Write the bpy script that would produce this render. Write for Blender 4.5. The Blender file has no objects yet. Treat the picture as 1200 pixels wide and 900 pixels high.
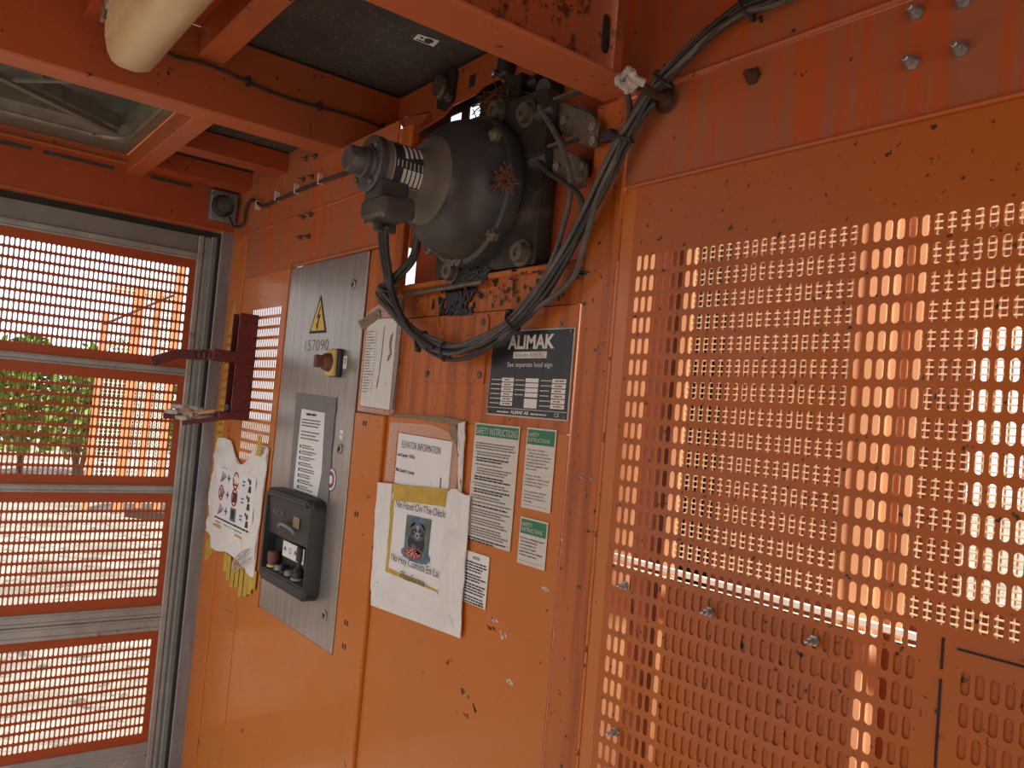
import bpy, math, random
import numpy as np
from mathutils import Vector, Matrix
random.seed(7)
sc = bpy.context.scene
col = sc.collection

# ---------------------------------------------------------------- camera
CAM = np.array([2.83, -0.9, 1.6])
CR = np.array([[0.6092632659724313, 0.7883565469972785, 0.08539454047615941],
               [-0.021504353396047032, -0.09122374782417678, 0.9955982074200058],
               [-0.7926763750242746, 0.6084177698255032, 0.03862618074488658]])
FPX = 942.3038
cam_d = bpy.data.cameras.new('camera')
cam = bpy.data.objects.new('camera', cam_d)
col.objects.link(cam)
cam_d.sensor_fit = 'HORIZONTAL'
cam_d.sensor_width = 36.0
cam_d.lens = FPX / 1200 * 36.0
cam_d.clip_start = 0.02
mw = Matrix.Identity(4)
for i in range(3):
    mw[i][0] = CR[0][i]; mw[i][1] = CR[1][i]; mw[i][2] = -CR[2][i]; mw[i][3] = CAM[i]
cam.matrix_world = mw
sc.camera = cam

# ---------------------------------------------------------------- world, sun, exposure
w = bpy.data.worlds.new('overcast_sky'); sc.world = w
w.use_nodes = True
bg = w.node_tree.nodes['Background']
bg.inputs[0].default_value = (0.93, 0.97, 1.0, 1)
bg.inputs[1].default_value = 2.4
sun_d = bpy.data.lights.new('sun', 'SUN')
sun_d.energy = 12.0; sun_d.angle = math.radians(6); sun_d.color = (1.0, 0.93, 0.82)
sun = bpy.data.objects.new('sun', sun_d); col.objects.link(sun)
sun.rotation_euler = Vector((0.36, -0.24, 0.90)).to_track_quat('Z', 'Y').to_euler()
sc.view_settings.view_transform = 'Standard'
sc.view_settings.look = 'None'
sc.view_settings.exposure = -0.62
sc.view_settings.gamma = 1.0
sc.view_settings.use_curve_mapping = False

# ---------------------------------------------------------------- measuring helpers
def ray(px, py):
    return np.array([(px - 600) / FPX, -(py - 450) / FPX, 1.0]) @ CR
def W(px, py, Y=0.0):
    d = ray(px, py); t = (Y - CAM[1]) / d[1]; p = CAM + t * d
    return (float(p[0]), float(Y), float(p[2]))
def G(px, py, X=0.0):
    d = ray(px, py); t = (X - CAM[0]) / d[0]; p = CAM + t * d
    return (float(X), float(p[1]), float(p[2]))
def WX(px, py, Y=0.0):
    p = W(px, py, Y); return (p[0], p[2])

# ---------------------------------------------------------------- materials
MATS = {}
def newmat(name):
    m = bpy.data.materials.new(name); m.use_nodes = True
    MATS[name] = m
    nt = m.node_tree
    return m, nt, nt.nodes['Principled BSDF']
def lk(nt, a, b): nt.links.new(a, b)
def noise(nt, scale, detail=4, vec=None, rough=.55, stretch=None, loc=(0, 0, 0)):
    n = nt.nodes.new('ShaderNodeTexNoise')
    n.inputs['Scale'].default_value = scale; n.inputs['Detail'].default_value = detail
    n.inputs['Roughness'].default_value = rough
    tc = nt.nodes.new('ShaderNodeTexCoord')
    mp = nt.nodes.new('ShaderNodeMapping')
    mp.inputs['Scale'].default_value = stretch or (1, 1, 1)
    mp.inputs['Location'].default_value = loc
    lk(nt, tc.outputs['Object'], mp.inputs[0]); lk(nt, mp.outputs[0], n.inputs['Vector'])
    return n.outputs['Fac']
def ramp(nt, fac, a, b, ca=(0, 0, 0, 1), cb=(1, 1, 1, 1)):
    r = nt.nodes.new('ShaderNodeValToRGB')
    r.color_ramp.elements[0].position = a; r.color_ramp.elements[1].position = b
    r.color_ramp.elements[0].color = ca; r.color_ramp.elements[1].color = cb
    lk(nt, fac, r.inputs[0]); return r.outputs[0]
def mix(nt, fac, a, b):
    m = nt.nodes.new('ShaderNodeMix'); m.data_type = 'RGBA'
    if hasattr(fac, 'is_output'): lk(nt, fac, m.inputs[0])
    else: m.inputs[0].default_value = fac
    for v, s in ((a, m.inputs[6]), (b, m.inputs[7])):
        if hasattr(v, 'is_output'): lk(nt, v, s)
        else: s.default_value = (*v, 1) if len(v) == 3 else v
    return m.outputs[2]
def bump(nt, b, h, strength=.2, dist=.002):
    n = nt.nodes.new('ShaderNodeBump'); n.inputs['Strength'].default_value = strength
    n.inputs['Distance'].default_value = dist
    lk(nt, h, n.inputs['Height']); lk(nt, n.outputs[0], b.inputs['Normal'])

def paint(name, base, fade, streak=None, chips=.70, rough=.42, chipcol=(.05, .03, .025), rust=None, greypatch=None, fadeamt=(.38, .68), spots=None, coat=0.0):
    m, nt, b = newmat(name)
    c = mix(nt, ramp(nt, noise(nt, 2.6, 6), *fadeamt), base, fade)
    if streak:
        s = ramp(nt, noise(nt, 9, 5, stretch=(4.5, 4.5, .25), loc=(3, 1, 7)), .47, .60)
        c = mix(nt, s, c, streak)
    c = mix(nt, ramp(nt, noise(nt, 14, 6, loc=(9, 2, 4)), .55, .8, cb=(.35, .35, .35, 1)), c, tuple(v * .72 for v in base))
    if rust:
        c = mix(nt, ramp(nt, noise(nt, 34, 8, rough=.7, loc=(1, 5, 2)), *rust), c, (.07, .026, .012))
    if greypatch:
        c = mix(nt, ramp(nt, noise(nt, 8, 8, rough=.7, loc=(4, 4, 1)), *greypatch), c, (.17, .155, .14))
    if spots:
        c = mix(nt, ramp(nt, noise(nt, 75, 4, rough=.6, loc=(2, 8, 1)), spots, spots + .05), c, (.045, .028, .018))
    c = mix(nt, ramp(nt, noise(nt, 48, 3, loc=(7, 7, 7)), chips, chips + .02), c, chipcol)
    lk(nt, c, b.inputs['Base Color'])
    r = ramp(nt, noise(nt, 6, 5, loc=(5, 3, 3)), .3, .75, (rough - .1,) * 3 + (1,), (rough + .16,) * 3 + (1,))
    lk(nt, r, b.inputs['Roughness'])
    b.inputs['Specular IOR Level'].default_value = .35
    b.inputs['Coat Weight'].default_value = coat
    b.inputs['Coat Roughness'].default_value = .12
    bump(nt, b, noise(nt, 22, 5), .12, .003)
    return m
def plain(name, colr, rough=.6, metal=0.0, var=.25, scale=18, bumps=.1, stretch=None, dirt=None):
    m, nt, b = newmat(name)
    d = tuple(v * (1 - var) for v in colr); l = tuple(min(1, v * (1 + var * .6)) for v in colr)
    c = mix(nt, ramp(nt, noise(nt, scale, 6, stretch=stretch), .3, .72), d, l)
    if dirt:
        c = mix(nt, ramp(nt, noise(nt, dirt[0], 7, rough=.65, loc=(6, 1, 3)), dirt[1], dirt[2]), c, dirt[3])
    lk(nt, c, b.inputs['Base Color'])
    b.inputs['Roughness'].default_value = rough; b.inputs['Metallic'].default_value = metal
    if bumps: bump(nt, b, noise(nt, scale * 2.5, 5, stretch=stretch), bumps, .002)
    return m

paint('orange_wall', (.56, .150, .015), (.53, .158, .024), chips=.70, rough=.36, greypatch=(.69, .75), coat=.18)
paint('orange_perf', (.49, .122, .013), (.40, .120, .038), chips=.69, rough=.46, greypatch=(.70, .76), spots=.625)
paint('orange_upper', (.37, .140, .070), (.40, .120, .046), streak=(.50, .098, .018), chips=.70, rough=.5, greypatch=(.72, .8))
paint('orange_mid', (.52, .132, .015), (.45, .132, .034), streak=(.35, .085, .016), chips=.68, rough=.42, greypatch=(.66, .74), spots=.64)
paint('orange_beam', (.50, .118, .032), (.40, .112, .048), chips=.685, rough=.45)
paint('orange_rusty', (.36, .100, .038), (.42, .095, .028), chips=.72, rough=.5, rust=(.52, .60))
paint('red_deep', (.42, .075, .018), (.34, .070, .026), chips=.69, rough=.45)
paint('gate_orange', (.42, .075, .018), (.36, .066, .018), chips=.74, rough=.45, greypatch=(.67, .70))
paint('latch_red', (.13, .016, .013), (.09, .018, .015), chips=.60, rough=.4, chipcol=(.03, .018, .014))
paint('lit_guard_and_strap', (.88, .47, .25), (.84, .42, .22), chips=.76, rough=.6)  # sunlit look of the guard sheets put into the colour; also the strap
paint('hoist_orange', (.72, .27, .11), (.68, .25, .12), chips=.76, rough=.6)
paint('guard_shaded_red', (.17, .034, .010), (.13, .028, .010), chips=.76, rough=.6)  # shaded rear faces of the guard, shade put into the colour
plain('shade_dark', (.035, .018, .013), .8)  # near-black stands for shade: guard cavity and a shadow on the ground
plain('wire_cream', (.90, .66, .42), .5, var=.1, bumps=0)
plain('daylight_and_mesh_white', (.90, .86, .76), .5, var=.1)  # near-white for the daylight bars of the guard and the far mesh
plain('galvanised', (.30, .30, .315), .5, .55, var=.25, scale=30, stretch=(1, 1, .3))
plain('aluminium', (.40, .385, .355), .5, .35, var=.2, scale=12, dirt=(20, .62, .72, (.12, .11, .10)))
plain('aluminium_dull', (.26, .245, .22), .6, .3, var=.2, scale=12)
plain('brushed_steel', (.46, .435, .405), .33, .75, var=.22, scale=10, stretch=(9, 9, .5), bumps=.06)
plain('dark_steel', (.055, .052, .05), .5, .3)
plain('shadow_gap_and_scuff', (.02, .018, .016), .8)  # near-black stands for shade in gaps and holes; also real dark scuffs
plain('motor_grey', (.055, .052, .053), .42, .1, var=.4, scale=7, bumps=.15, dirt=(9, .50, .72, (.115, .092, .070)))
plain('motor_dusty', (.165, .142, .115), .65, .1, var=.4, scale=9, bumps=.15)
plain('oily_and_recess_dark', (.042, .034, .028), .42, .2, var=.6, scale=12, dirt=(14, .55, .7, (.13, .09, .06)))  # oily machine steel; also the recess back, darkened for shade
plain('grease', (.006, .006, .008), .2, 0, var=.3, scale=60, bumps=1.0)
plain('cable_black', (.035, .031, .028), .55, var=.4, scale=40)
plain('cable_grey', (.11, .098, .085), .6, var=.4, scale=40)
plain('tie_black', (.03, .028, .026), .5)
plain('bolt_dirty', (.17, .135, .10), .5, .5, var=.4, scale=90)
plain('bolt_steel', (.42, .41, .40), .35, .8, var=.3, scale=90)
plain('rag', (.50, .46, .42), .9, var=.4, scale=60, bumps=.5)
plain('nest', (.20, .085, .05), .95, var=.6, scale=120, bumps=.8)
plain('rust', (.10, .045, .022), .8, .2, var=.5, scale=70)
plain('paper', (.80, .79, .785), .7, var=.05, scale=6, bumps=0, dirt=(22, .66, .74, (.42, .38, .30)))
plain('paper_old', (.70, .685, .65), .7, var=.10, scale=30, bumps=0, stretch=(8, 8, .8), dirt=(26, .64, .72, (.34, .30, .22)))
plain('sticker', (.66, .625, .555), .5, var=.08, scale=8, bumps=0)
plain('sticker_white', (.80, .78, .75), .5, var=.05, scale=8, bumps=0)
plain('green_print', (.020, .190, .085), .5, var=.1, bumps=0)
plain('ink', (.022, .022, .026), .6, bumps=0)
plain('ink_soft', (.16, .15, .145), .6, bumps=0)
plain('ink_brown', (.30, .20, .12), .6, bumps=0)
plain('print_white', (.72, .69, .64), .6, bumps=0)
plain('plate_black', (.022, .021, .022), .38, .1, var=.5, scale=16, stretch=(5, 5, .6), bumps=0, dirt=(10, .60, .8, (.10, .08, .065)))
plain('plate_edge', (.50, .48, .44), .45, .3)
plain('tape_white', (.78, .765, .735), .45, var=.08, scale=14, bumps=.3, dirt=(20, .66, .76, (.36, .32, .26)))
plain('tape_yellow', (.56, .36, .035), .5, var=.2, scale=30, bumps=.2, dirt=(50, .64, .72, (.25, .16, .05)))
plain('tape_grey', (.20, .20, .198), .5, .1, var=.2, scale=60, stretch=(3, 3, .5), bumps=.4)
plain('tape_brown', (.24, .17, .10), .6, var=.3, scale=40)
plain('black_plastic', (.030, .031, .033), .5, var=.3, scale=20, bumps=.15, dirt=(12, .62, .8, (.085, .08, .072)))
plain('knob_red', (.17, .055, .04), .5, var=.2)
plain('knob_grey', (.22, .215, .20), .5)
plain('switch_yellow', (.62, .45, .14), .5, var=.2)
plain('warn_yellow', (.70, .48, .07), .5, var=.12, bumps=0)
plain('blue_print', (.03, .11, .34), .5, bumps=0)
plain('red_print', (.42, .03, .05), .5, bumps=0)
plain('photo_blue', (.10, .19, .27), .5, var=.5, scale=60, bumps=0)
plain('photo_green', (.12, .17, .13), .5, var=.4, bumps=0)
plain('raccoon_dark', (.020, .022, .028), .6, var=.5, scale=160, bumps=0)
plain('raccoon_grey', (.11, .12, .14), .6, var=.5, scale=160, bumps=0)
plain('raccoon_light', (.38, .42, .46), .6, bumps=0)
plain('pizza_red', (.36, .045, .03), .6, var=.5, scale=200, bumps=0)
plain('board_dark', (.060, .048, .040), .75, var=.35, scale=10, dirt=(110, .60, .66, (.22, .20, .175)))
plain('hatch_grey', (.17, .145, .125), .6, .2, var=.3, scale=14)
plain('hatch_rim', (.24, .225, .185), .45, .45, var=.3, scale=20)
plain('diffuser_cream', (.66, .49, .27), .28, var=.10, scale=12, bumps=.05)
plain('fixture_tray', (.42, .36, .28), .5, var=.2)
plain('floor_steel', (.42, .39, .35), .6, .1, var=.25, scale=8)
plain('glass_lens', (.30, .32, .33), .15, .4)
plain('trunk_brown', (.10, .075, .05), .9)

def clear_plastic():
    m, nt, b = newmat('clear_sleeve')
    b.inputs['Base Color'].default_value = (.9, .85, .8, 1)
    b.inputs['Roughness'].default_value = .15
    b.inputs['Transmission Weight'].default_value = 0.0
    b.inputs['Alpha'].default_value = .16
clear_plastic()
def ground_mat():
    m, nt, b = newmat('rubble_ground')
    c = mix(nt, ramp(nt, noise(nt, 1.3, 8, rough=.7), .35, .65), (.34, .315, .275), (.16, .14, .11))
    c = mix(nt, ramp(nt, noise(nt, 6, 7, rough=.75, loc=(3, 3, 3)), .54, .62), c, (.07, .06, .045))
    lk(nt, c, b.inputs['Base Color']); b.inputs['Roughness'].default_value = .95
ground_mat()
def leaf_mat():
    m, nt, b = newmat('foliage')
    c = mix(nt, ramp(nt, noise(nt, 5, 8, rough=.7), .35, .68), (.035, .10, .018), (.22, .36, .06))
    lk(nt, c, b.inputs['Base Color']); b.inputs['Roughness'].default_value = .8
leaf_mat()

# ---------------------------------------------------------------- mesh builder
class MB:
    def __init__(s, mat=None):
        s.v = []; s.f = []; s.mi = []; s.mats = []; s.cur = 0
        if mat: s.m(mat)
    def m(s, name):
        if name not in s.mats: s.mats.append(name)
        s.cur = s.mats.index(name); return s
    def add(s, vs, fs):
        o = len(s.v); s.v.extend([tuple(map(float, p)) for p in vs])
        for f in fs: s.f.append(tuple(i + o for i in f)); s.mi.append(s.cur)
        return s
    def box(s, x0, x1, y0, y1, z0, z1, b=0.0):
        if x0 > x1: x0, x1 = x1, x0
        if y0 > y1: y0, y1 = y1, y0
        if z0 > z1: z0, z1 = z1, z0
        if b <= 0:
            vs = [(x, y, z) for z in (z0, z1) for y in (y0, y1) for x in (x0, x1)]
            return s.add(vs, [(0, 2, 3, 1), (4, 5, 7, 6), (0, 1, 5, 4), (2, 6, 7, 3), (0, 4, 6, 2), (1, 3, 7, 5)])
        b = min(b, (x1 - x0) * .45, (y1 - y0) * .45, (z1 - z0) * .45)
        c = ((x0 + x1) / 2, (y0 + y1) / 2, (z0 + z1) / 2); h = ((x1 - x0) / 2, (y1 - y0) / 2, (z1 - z0) / 2)
        vs = []; idx = {}
        for sx in (-1, 1):
            for sy in (-1, 1):
                for sz in (-1, 1):
                    for a in range(3):
                        k = [h[0] - b, h[1] - b, h[2] - b]; k[a] = h[a]
                        idx[(sx, sy, sz, a)] = len(vs)
                        vs.append((c[0] + sx * k[0], c[1] + sy * k[1], c[2] + sz * k[2]))
        fs = []
        S = (-1, 1)
        for a in range(3):
            o = [i for i in range(3) if i != a]
            for sa in S:
                q = []
                for (p, r) in ((-1, -1), (1, -1), (1, 1), (-1, 1)):
                    t = [0, 0, 0]; t[a] = sa; t[o[0]] = p; t[o[1]] = r
                    q.append(idx[(*t, a)])
                fs.append(tuple(q))
        for a in range(3):
            o = [i for i in range(3) if i != a]
            for p in S:
                for r in S:
                    q = []
                    for sa, axs in ((-1, (o[0], o[1])), (1, (o[1], o[0]))):
                        for ax in axs:
                            t = [0, 0, 0]; t[a] = sa; t[o[0]] = p; t[o[1]] = r
                            q.append(idx[(*t, ax)])
                    fs.append(tuple(q))
        for sx in S:
            for sy in S:
                for sz in S: fs.append(tuple(idx[(sx, sy, sz, a)] for a in range(3)))
        return s.add(vs, fs)
    def prism(s, pts, d):
        """pts: loop of 3-D points, d: extrusion vector"""
        n = len(pts); P = [tuple(p) for p in pts]; Q = [(p[0] + d[0], p[1] + d[1], p[2] + d[2]) for p in P]
        return s.add(P + Q, [tuple(range(n)), tuple(range(2 * n - 1, n - 1, -1))] + [(i, i + n, (i + 1) % n + n, (i + 1) % n) for i in range(n)])
    def sheet(s, xz, y, t=.0008):
        """flat piece parallel to the back wall, front at y, thickness t towards the wall"""
        return s.prism([(p[0], y, p[1]) for p in xz], (0, t, 0))
    def rect(s, x0, x1, z0, z1, y, t=.0006):
        return s.box(x0, x1, y, y + t, z0, z1)
    def lathe(s, prof, o, axis, n=32, ref=(0, 0, 1)):
        """prof: (distance along axis, radius)"""
        a = Vector(axis).normalized(); u = a.cross(Vector(ref)).normalized(); v = a.cross(u)
        o = Vector(o); vs = []; fs = []
        for d, r in prof:
            for k in range(n):
                t = 2 * math.pi * k / n
                vs.append(o + a * d + (u * math.cos(t) + v * math.sin(t)) * r)
        for i in range(len(prof) - 1):
            for k in range(n):
                k2 = (k + 1) % n
                fs.append((i * n + k, i * n + k2, (i + 1) * n + k2, (i + 1) * n + k))
        fs.append(tuple(range(n - 1, -1, -1))); fs.append(tuple((len(prof) - 1) * n + k for k in range(n)))
        return s.add(vs, fs)
    def cyl(s, a, b, r, n=16, r2=None):
        a = Vector(a); b = Vector(b); d = b - a
        ref = (0, 0, 1) if abs(d.normalized().z) < .9 else (1, 0, 0)
        return s.lathe([(0, r), (d.length, r if r2 is None else r2)], a, d, n, ref)
    def tube(s, pts, r, n=8):
        P = [Vector(p) for p in pts]; N = len(P); vs = []; fs = []
        ref = Vector((0, 1, 0))
        for i, p in enumerate(P):
            t = (P[min(i + 1, N - 1)] - P[max(i - 1, 0)])
            t = t.normalized() if t.length > 1e-9 else Vector((1, 0, 0))
            if abs(t.dot(ref)) > .97: rf = Vector((0, 0, 1))
            else: rf = ref
            u = t.cross(rf).normalized(); v = t.cross(u)
            for k in range(n):
                a = 2 * math.pi * k / n
                vs.append(p + (u * math.cos(a) + v * math.sin(a)) * r)
        for i in range(N - 1):
            for k in range(n):
                k2 = (k + 1) % n
                fs.append((i * n + k, i * n + k2, (i + 1) * n + k2, (i + 1) * n + k))
        fs.append(tuple(range(n - 1, -1, -1))); fs.append(tuple((N - 1) * n + k for k in range(n)))
        return s.add(vs, fs)
    def bar(s, a, b, w, h, up=(0, 0, 1)):
        a = Vector(a); b = Vector(b); t = (b - a).normalized(); u = t.cross(Vector(up)).normalized(); v = u.cross(t)
        vs = []
        for p in (a, b):
            for su, sv in ((-1, -1), (1, -1), (1, 1), (-1, 1)): vs.append(p + u * (su * w / 2) + v * (sv * h / 2))
        return s.add(vs, [(0, 1, 2, 3), (7, 6, 5, 4), (0, 4, 5, 1), (1, 5, 6, 2), (2, 6, 7, 3), (3, 7, 4, 0)])
    def disc(s, c, r, y, t=.0006, n=24, rz=None):
        rz = rz or r
        return s.sheet([(c[0] + r * math.cos(2 * math.pi * k / n), c[1] + rz * math.sin(2 * math.pi * k / n)) for k in range(n)], y, t)
    def ring(s, c, r0, r1, y, n=28, sx=1.0):
        vs = []; fs = []
        for k in range(n):
            t = 2 * math.pi * k / n
            for r in (r0, r1):
                for yy in (y, y + .0005): vs.append((c[0] + sx * r * math.cos(t), yy, c[1] + r * math.sin(t)))
        for k in range(n):
            a = 4 * k; b = 4 * ((k + 1) % n)
            fs += [(a, a + 2, b + 2, b), (a + 1, b + 1, b + 3, a + 3), (a, b, b + 1, a + 1), (a + 2, a + 3, b + 3, b + 2)]
        return s.add(vs, fs)
    def build(s, name, parent=None, smooth=False, kind=None, label=None):
        me = bpy.data.meshes.new(name); me.from_pydata(s.v, [], s.f)
        for m in s.mats: me.materials.append(MATS[m])
        me.polygons.foreach_set('material_index', s.mi)
        me.update()
        import bmesh
        bm = bmesh.new(); bm.from_mesh(me); bmesh.ops.recalc_face_normals(bm, faces=bm.faces); bm.to_mesh(me); bm.free()
        if smooth:
            for p in me.polygons: p.use_smooth = True
            try: me.set_sharp_from_angle(angle=math.radians(40))
            except Exception: pass
        o = bpy.data.objects.new(name, me); col.objects.link(o)
        if parent: o.parent = parent; o.matrix_parent_inverse = parent.matrix_world.inverted() if False else Matrix.Translation(-Vector(parent.location))
        if name == 'print': kind = 'stuff'
        if kind: o['kind'] = kind
        if label: o['label'] = label
        return o
def empty(name, loc, label, cat=None, group=None, kind=None):
    o = bpy.data.objects.new(name, None); col.objects.link(o); o.location = loc; o.empty_display_size = .05
    return tag(o, label, cat, group, kind)
def tag(o, label, cat=None, group=None, kind=None):
    o['label'] = label
    if cat: o['category'] = cat
    if group: o['group'] = group
    if kind: o['kind'] = kind
    return o
def catmull(P, n=10):
    P = [Vector(p) for p in P]; out = []
    for i in range(len(P) - 1):
        p0 = P[max(i - 1, 0)]; p1 = P[i]; p2 = P[i + 1]; p3 = P[min(i + 2, len(P) - 1)]
        for k in range(n):
            t = k / n
            out.append(.5 * ((2 * p1) + (p2 - p0) * t + (2 * p0 - 5 * p1 + 4 * p2 - p3) * t * t + (3 * p1 - p0 - 3 * p2 + p3) * t ** 3))
    out.append(P[-1]); return out

TXT = {}
def text(mb, string, x, z, h, y, mat, align='L', width=None, bold=0.0, skew=0.0, spacing=1.0, t=.0004):
    """lettering on a plane parallel to the back wall; h = cap height, (x, z) = baseline"""
    key = (string, bold, spacing)
    if key not in TXT:
        cu = bpy.data.curves.new('t', 'FONT'); cu.body = string; cu.offset = bold; cu.space_character = spacing
        cu.resolution_u = 3
        ob = bpy.data.objects.new('t', cu); me = bpy.data.meshes.new_from_object(ob)
        vs = [(v.co.x, v.co.y) for v in me.vertices]; fs = [tuple(p.vertices) for p in me.polygons]
        bpy.data.objects.remove(ob); bpy.data.curves.remove(cu); bpy.data.meshes.remove(me)
        TXT[key] = (vs, fs)
    vs, fs = TXT[key]
    if not vs: return
    x0 = min(v[0] for v in vs); x1 = max(v[0] for v in vs)
    k = h / .69; kx = k
    if width: kx = width / (x1 - x0)
    tw = (x1 - x0) * kx
    ox = x - (0 if align == 'L' else tw / 2 if align == 'C' else tw)
    mb.m(mat)
    mb.add([(ox + (v[0] - x0) * kx, y + skew * 0, z + v[1] * k + skew * (ox + (v[0] - x0) * kx - x)) for v in vs], fs)
def greek(mb, x0, x1, z, n, step, h, y, mat, rag=.25, words=True, slope=0.0):
    """n lines of print too small to read"""
    mb.m(mat)
    for i in range(n):
        zz = z - i * step; xe = x1 - (random.random() ** 2) * rag * (x1 - x0); x = x0
        while x < xe - .002:
            wl = random.uniform(1.8, 5.5) * h if words else xe - x
            xb = min(x + wl, xe)
            mb.add([(x, y, zz + slope * (x - x0)), (xb, y, zz + slope * (xb - x0)), (xb, y, zz + h + slope * (xb - x0)), (x, y, zz + h + slope * (x - x0))], [(0, 1, 2, 3)])
            x = xb + h * .55

# perforated sheet in the plane spanned by U and V (unit axes), normal N points to the back
def perforated(mb, org, U, V, N, u0, u1, v0, v1, cu, cv, nu, nv, pu, pv, sw, sh, th, skip=None):
    """sheet covers u0..u1, v0..v1; slot centres at cu+i*pu, cv-j*pv"""
    org = Vector(org); U = Vector(U); V = Vector(V); N = Vector(N)
    def P(u, v, d): return org + U * u + V * v + N * d
    def plate(a, b, c, d):
        if b - a < 1e-6 or d - c < 1e-6: return
        vs = [P(u, v, k) for k in (0, th) for v in (c, d) for u in (a, b)]
        mb.add(vs, [(0, 2, 3, 1), (4, 5, 7, 6), (0, 1, 5, 4), (2, 6, 7, 3), (0, 4, 6, 2), (1, 3, 7, 5)])
    L = cu - pu / 2; R = cu + (nu - .5) * pu; T = cv + pv / 2; B = cv - (nv - .5) * pv
    plate(u0, L, v0, v1); plate(R, u1, v0, v1); plate(L, R, T, v1); plate(L, R, v0, B)
    r = sw / 2; k = 4
    def hole(c0, c1):
        pts = []
        for i in range(k + 1):   # left side from bottom to top
            a = -math.pi / 2 - math.pi / 2 * i / k; pts.append((c0 + r * math.cos(a), c1 - (sh / 2 - r) + r * math.sin(a)))
        for i in range(k + 1):
            a = math.pi - math.pi / 2 * i / k; pts.append((c0 + r * math.cos(a), c1 + (sh / 2 - r) + r * math.sin(a)))
        left = pts; right = [(2 * c0 - p[0], p[1]) for p in pts]
        return left, right
    for j in range(nv):
        run = None
        for i in range(nu):
            if skip and skip(i, j):
                if run is None: run = i
                continue
            if run is not None:
                plate(cu + (run - .5) * pu, cu + (i - .5) * pu, cv - (j + .5) * pv, cv - (j - .5) * pv); run = None
            c0 = cu + i * pu; c1 = cv - j * pv
            a, b, c, d = c0 - pu / 2, c0 + pu / 2, c1 - pv / 2, c1 + pv / 2
            left, right = hole(c0, c1); n = len(left)
            for dd in (0, th):
                for side, e in ((left, a), (right, b)):
                    loop = [(c0, d), (e, d), (e, c), (c0, c)] + side
                    mb.add([P(p[0], p[1], dd) for p in loop], [tuple(range(len(loop)))])
            full = left + right[::-1][1:-1]; m = len(full)
            mb.add([P(p[0], p[1], 0) for p in full] + [P(p[0], p[1], th) for p in full], [(q, (q + 1) % m, (q + 1) % m + m, q + m) for q in range(m)])
        if run is not None: plate(cu + (run - .5) * pu, R, cv - (j + .5) * pv, cv - (j - .5) * pv)
# ================================================================ THE SETTING
CX0, CX1 = 0.0, 3.45          # inside of the car along the mast wall
CY0 = -1.55                   # open side behind the camera
# ---- ground outside
g = MB('rubble_ground'); g.box(-60, 40, -40, 40, -.5, -.42)
tag(g.build('ground'), 'pale rubble ground outside the hoist', kind='structure')
# ---- floor
f = MB('floor_steel'); f.box(-.03, CX1, CY0, .02, -.04, 0)
tag(f.build('floor'), 'worn grey steel floor of the hoist car', kind='structure')

# ---- wall_back: the orange sheet-metal wall towards the mast
wb = empty('wall_back', (1.7, 0, 0), 'orange sheet metal wall with slotted ventilation panel', kind='structure')
PX, PZ = .01416, .0325
T = .0012
# corner panel with its small slotted field
mb = MB('orange_wall')
perforated(mb, (0, 0, 0), (1, 0, 0), (0, 0, 1), (0, 1, 0), .14, .555, 0, 2.124, .262, 1.855, 17, 15, PX, PZ, .0082, .025, T)
mb.build('slotted_panel', wb)
mb = MB('orange_wall'); mb.box(.002, .142, -.004, .004, 0, 2.145, .0015); mb.build('corner_strip', wb)
mb = MB('orange_wall'); mb.box(.362, .368, -.0022, .001, 0, 1.40, .001); mb.build('seam', wb)
mb = MB('orange_wall'); mb.box(.553, .562, -.012, .01, .985, 1.985, .002); mb.build('cabinet_lip', wb)
# below, right and above the electrical cabinet
mb = MB('orange_wall'); mb.box(.555, 1.146, 0, .004, 0, .985); mb.build('panel', wb)
mb = MB('orange_wall'); mb.box(1.053, 1.146, -.006, .004, .988, 1.575, .0015); mb.build('cabinet_frame', wb)
mb = MB('orange_mid'); mb.box(1.053, 1.146, -.003, .004, 1.578, 1.972, .001); mb.build('cabinet_frame', wb)
for z in (1.545, 1.33, 1.075, 1.02):
    for dx in (0, .012):
        mb = MB('shadow_gap_and_scuff'); mb.box(1.098 + dx, 1.104 + dx, -.0066, -.006, z, z + .012); mb.build('punched_hole', wb)
mb = MB('orange_upper'); mb.box(.142, 1.2, -.003, .003, 1.976, 2.124, .001); mb.build('panel', wb)
mb = MB('orange_upper'); mb.box(.002, .74, -.006, .0, 2.128, 2.34, .001); mb.box(.74, 1.14, -.006, .0, 2.128, 2.275, .001); mb.build('panel', wb)
mb = MB('orange_beam'); mb.tube([(.02, -.006, 2.126), (1.14, -.006, 2.126)], .0045, 8); mb.build('hem', wb, True)
mb = MB('orange_beam'); mb.tube([(.55, -.004, 1.980), (1.14, -.004, 1.980)], .005, 8); mb.build('hem', wb, True)
mb = MB('red_deep'); mb.box(.556, 1.14, .03, .034, .975, 1.99); mb.build('dark_fill_sheet', wb)  # unseen sheet added to stop light leaking round the cabinet
# narrow post between cabinet and the middle panels
mb = MB('orange_wall'); mb.box(1.149, 1.205, -.010, .01, 0, 1.575, .003); mb.build('post', wb)
mb = MB('orange_mid'); mb.box(1.149, 1.215, -.010, .01, 1.578, 2.25, .003); mb.build('post', wb)
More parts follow.
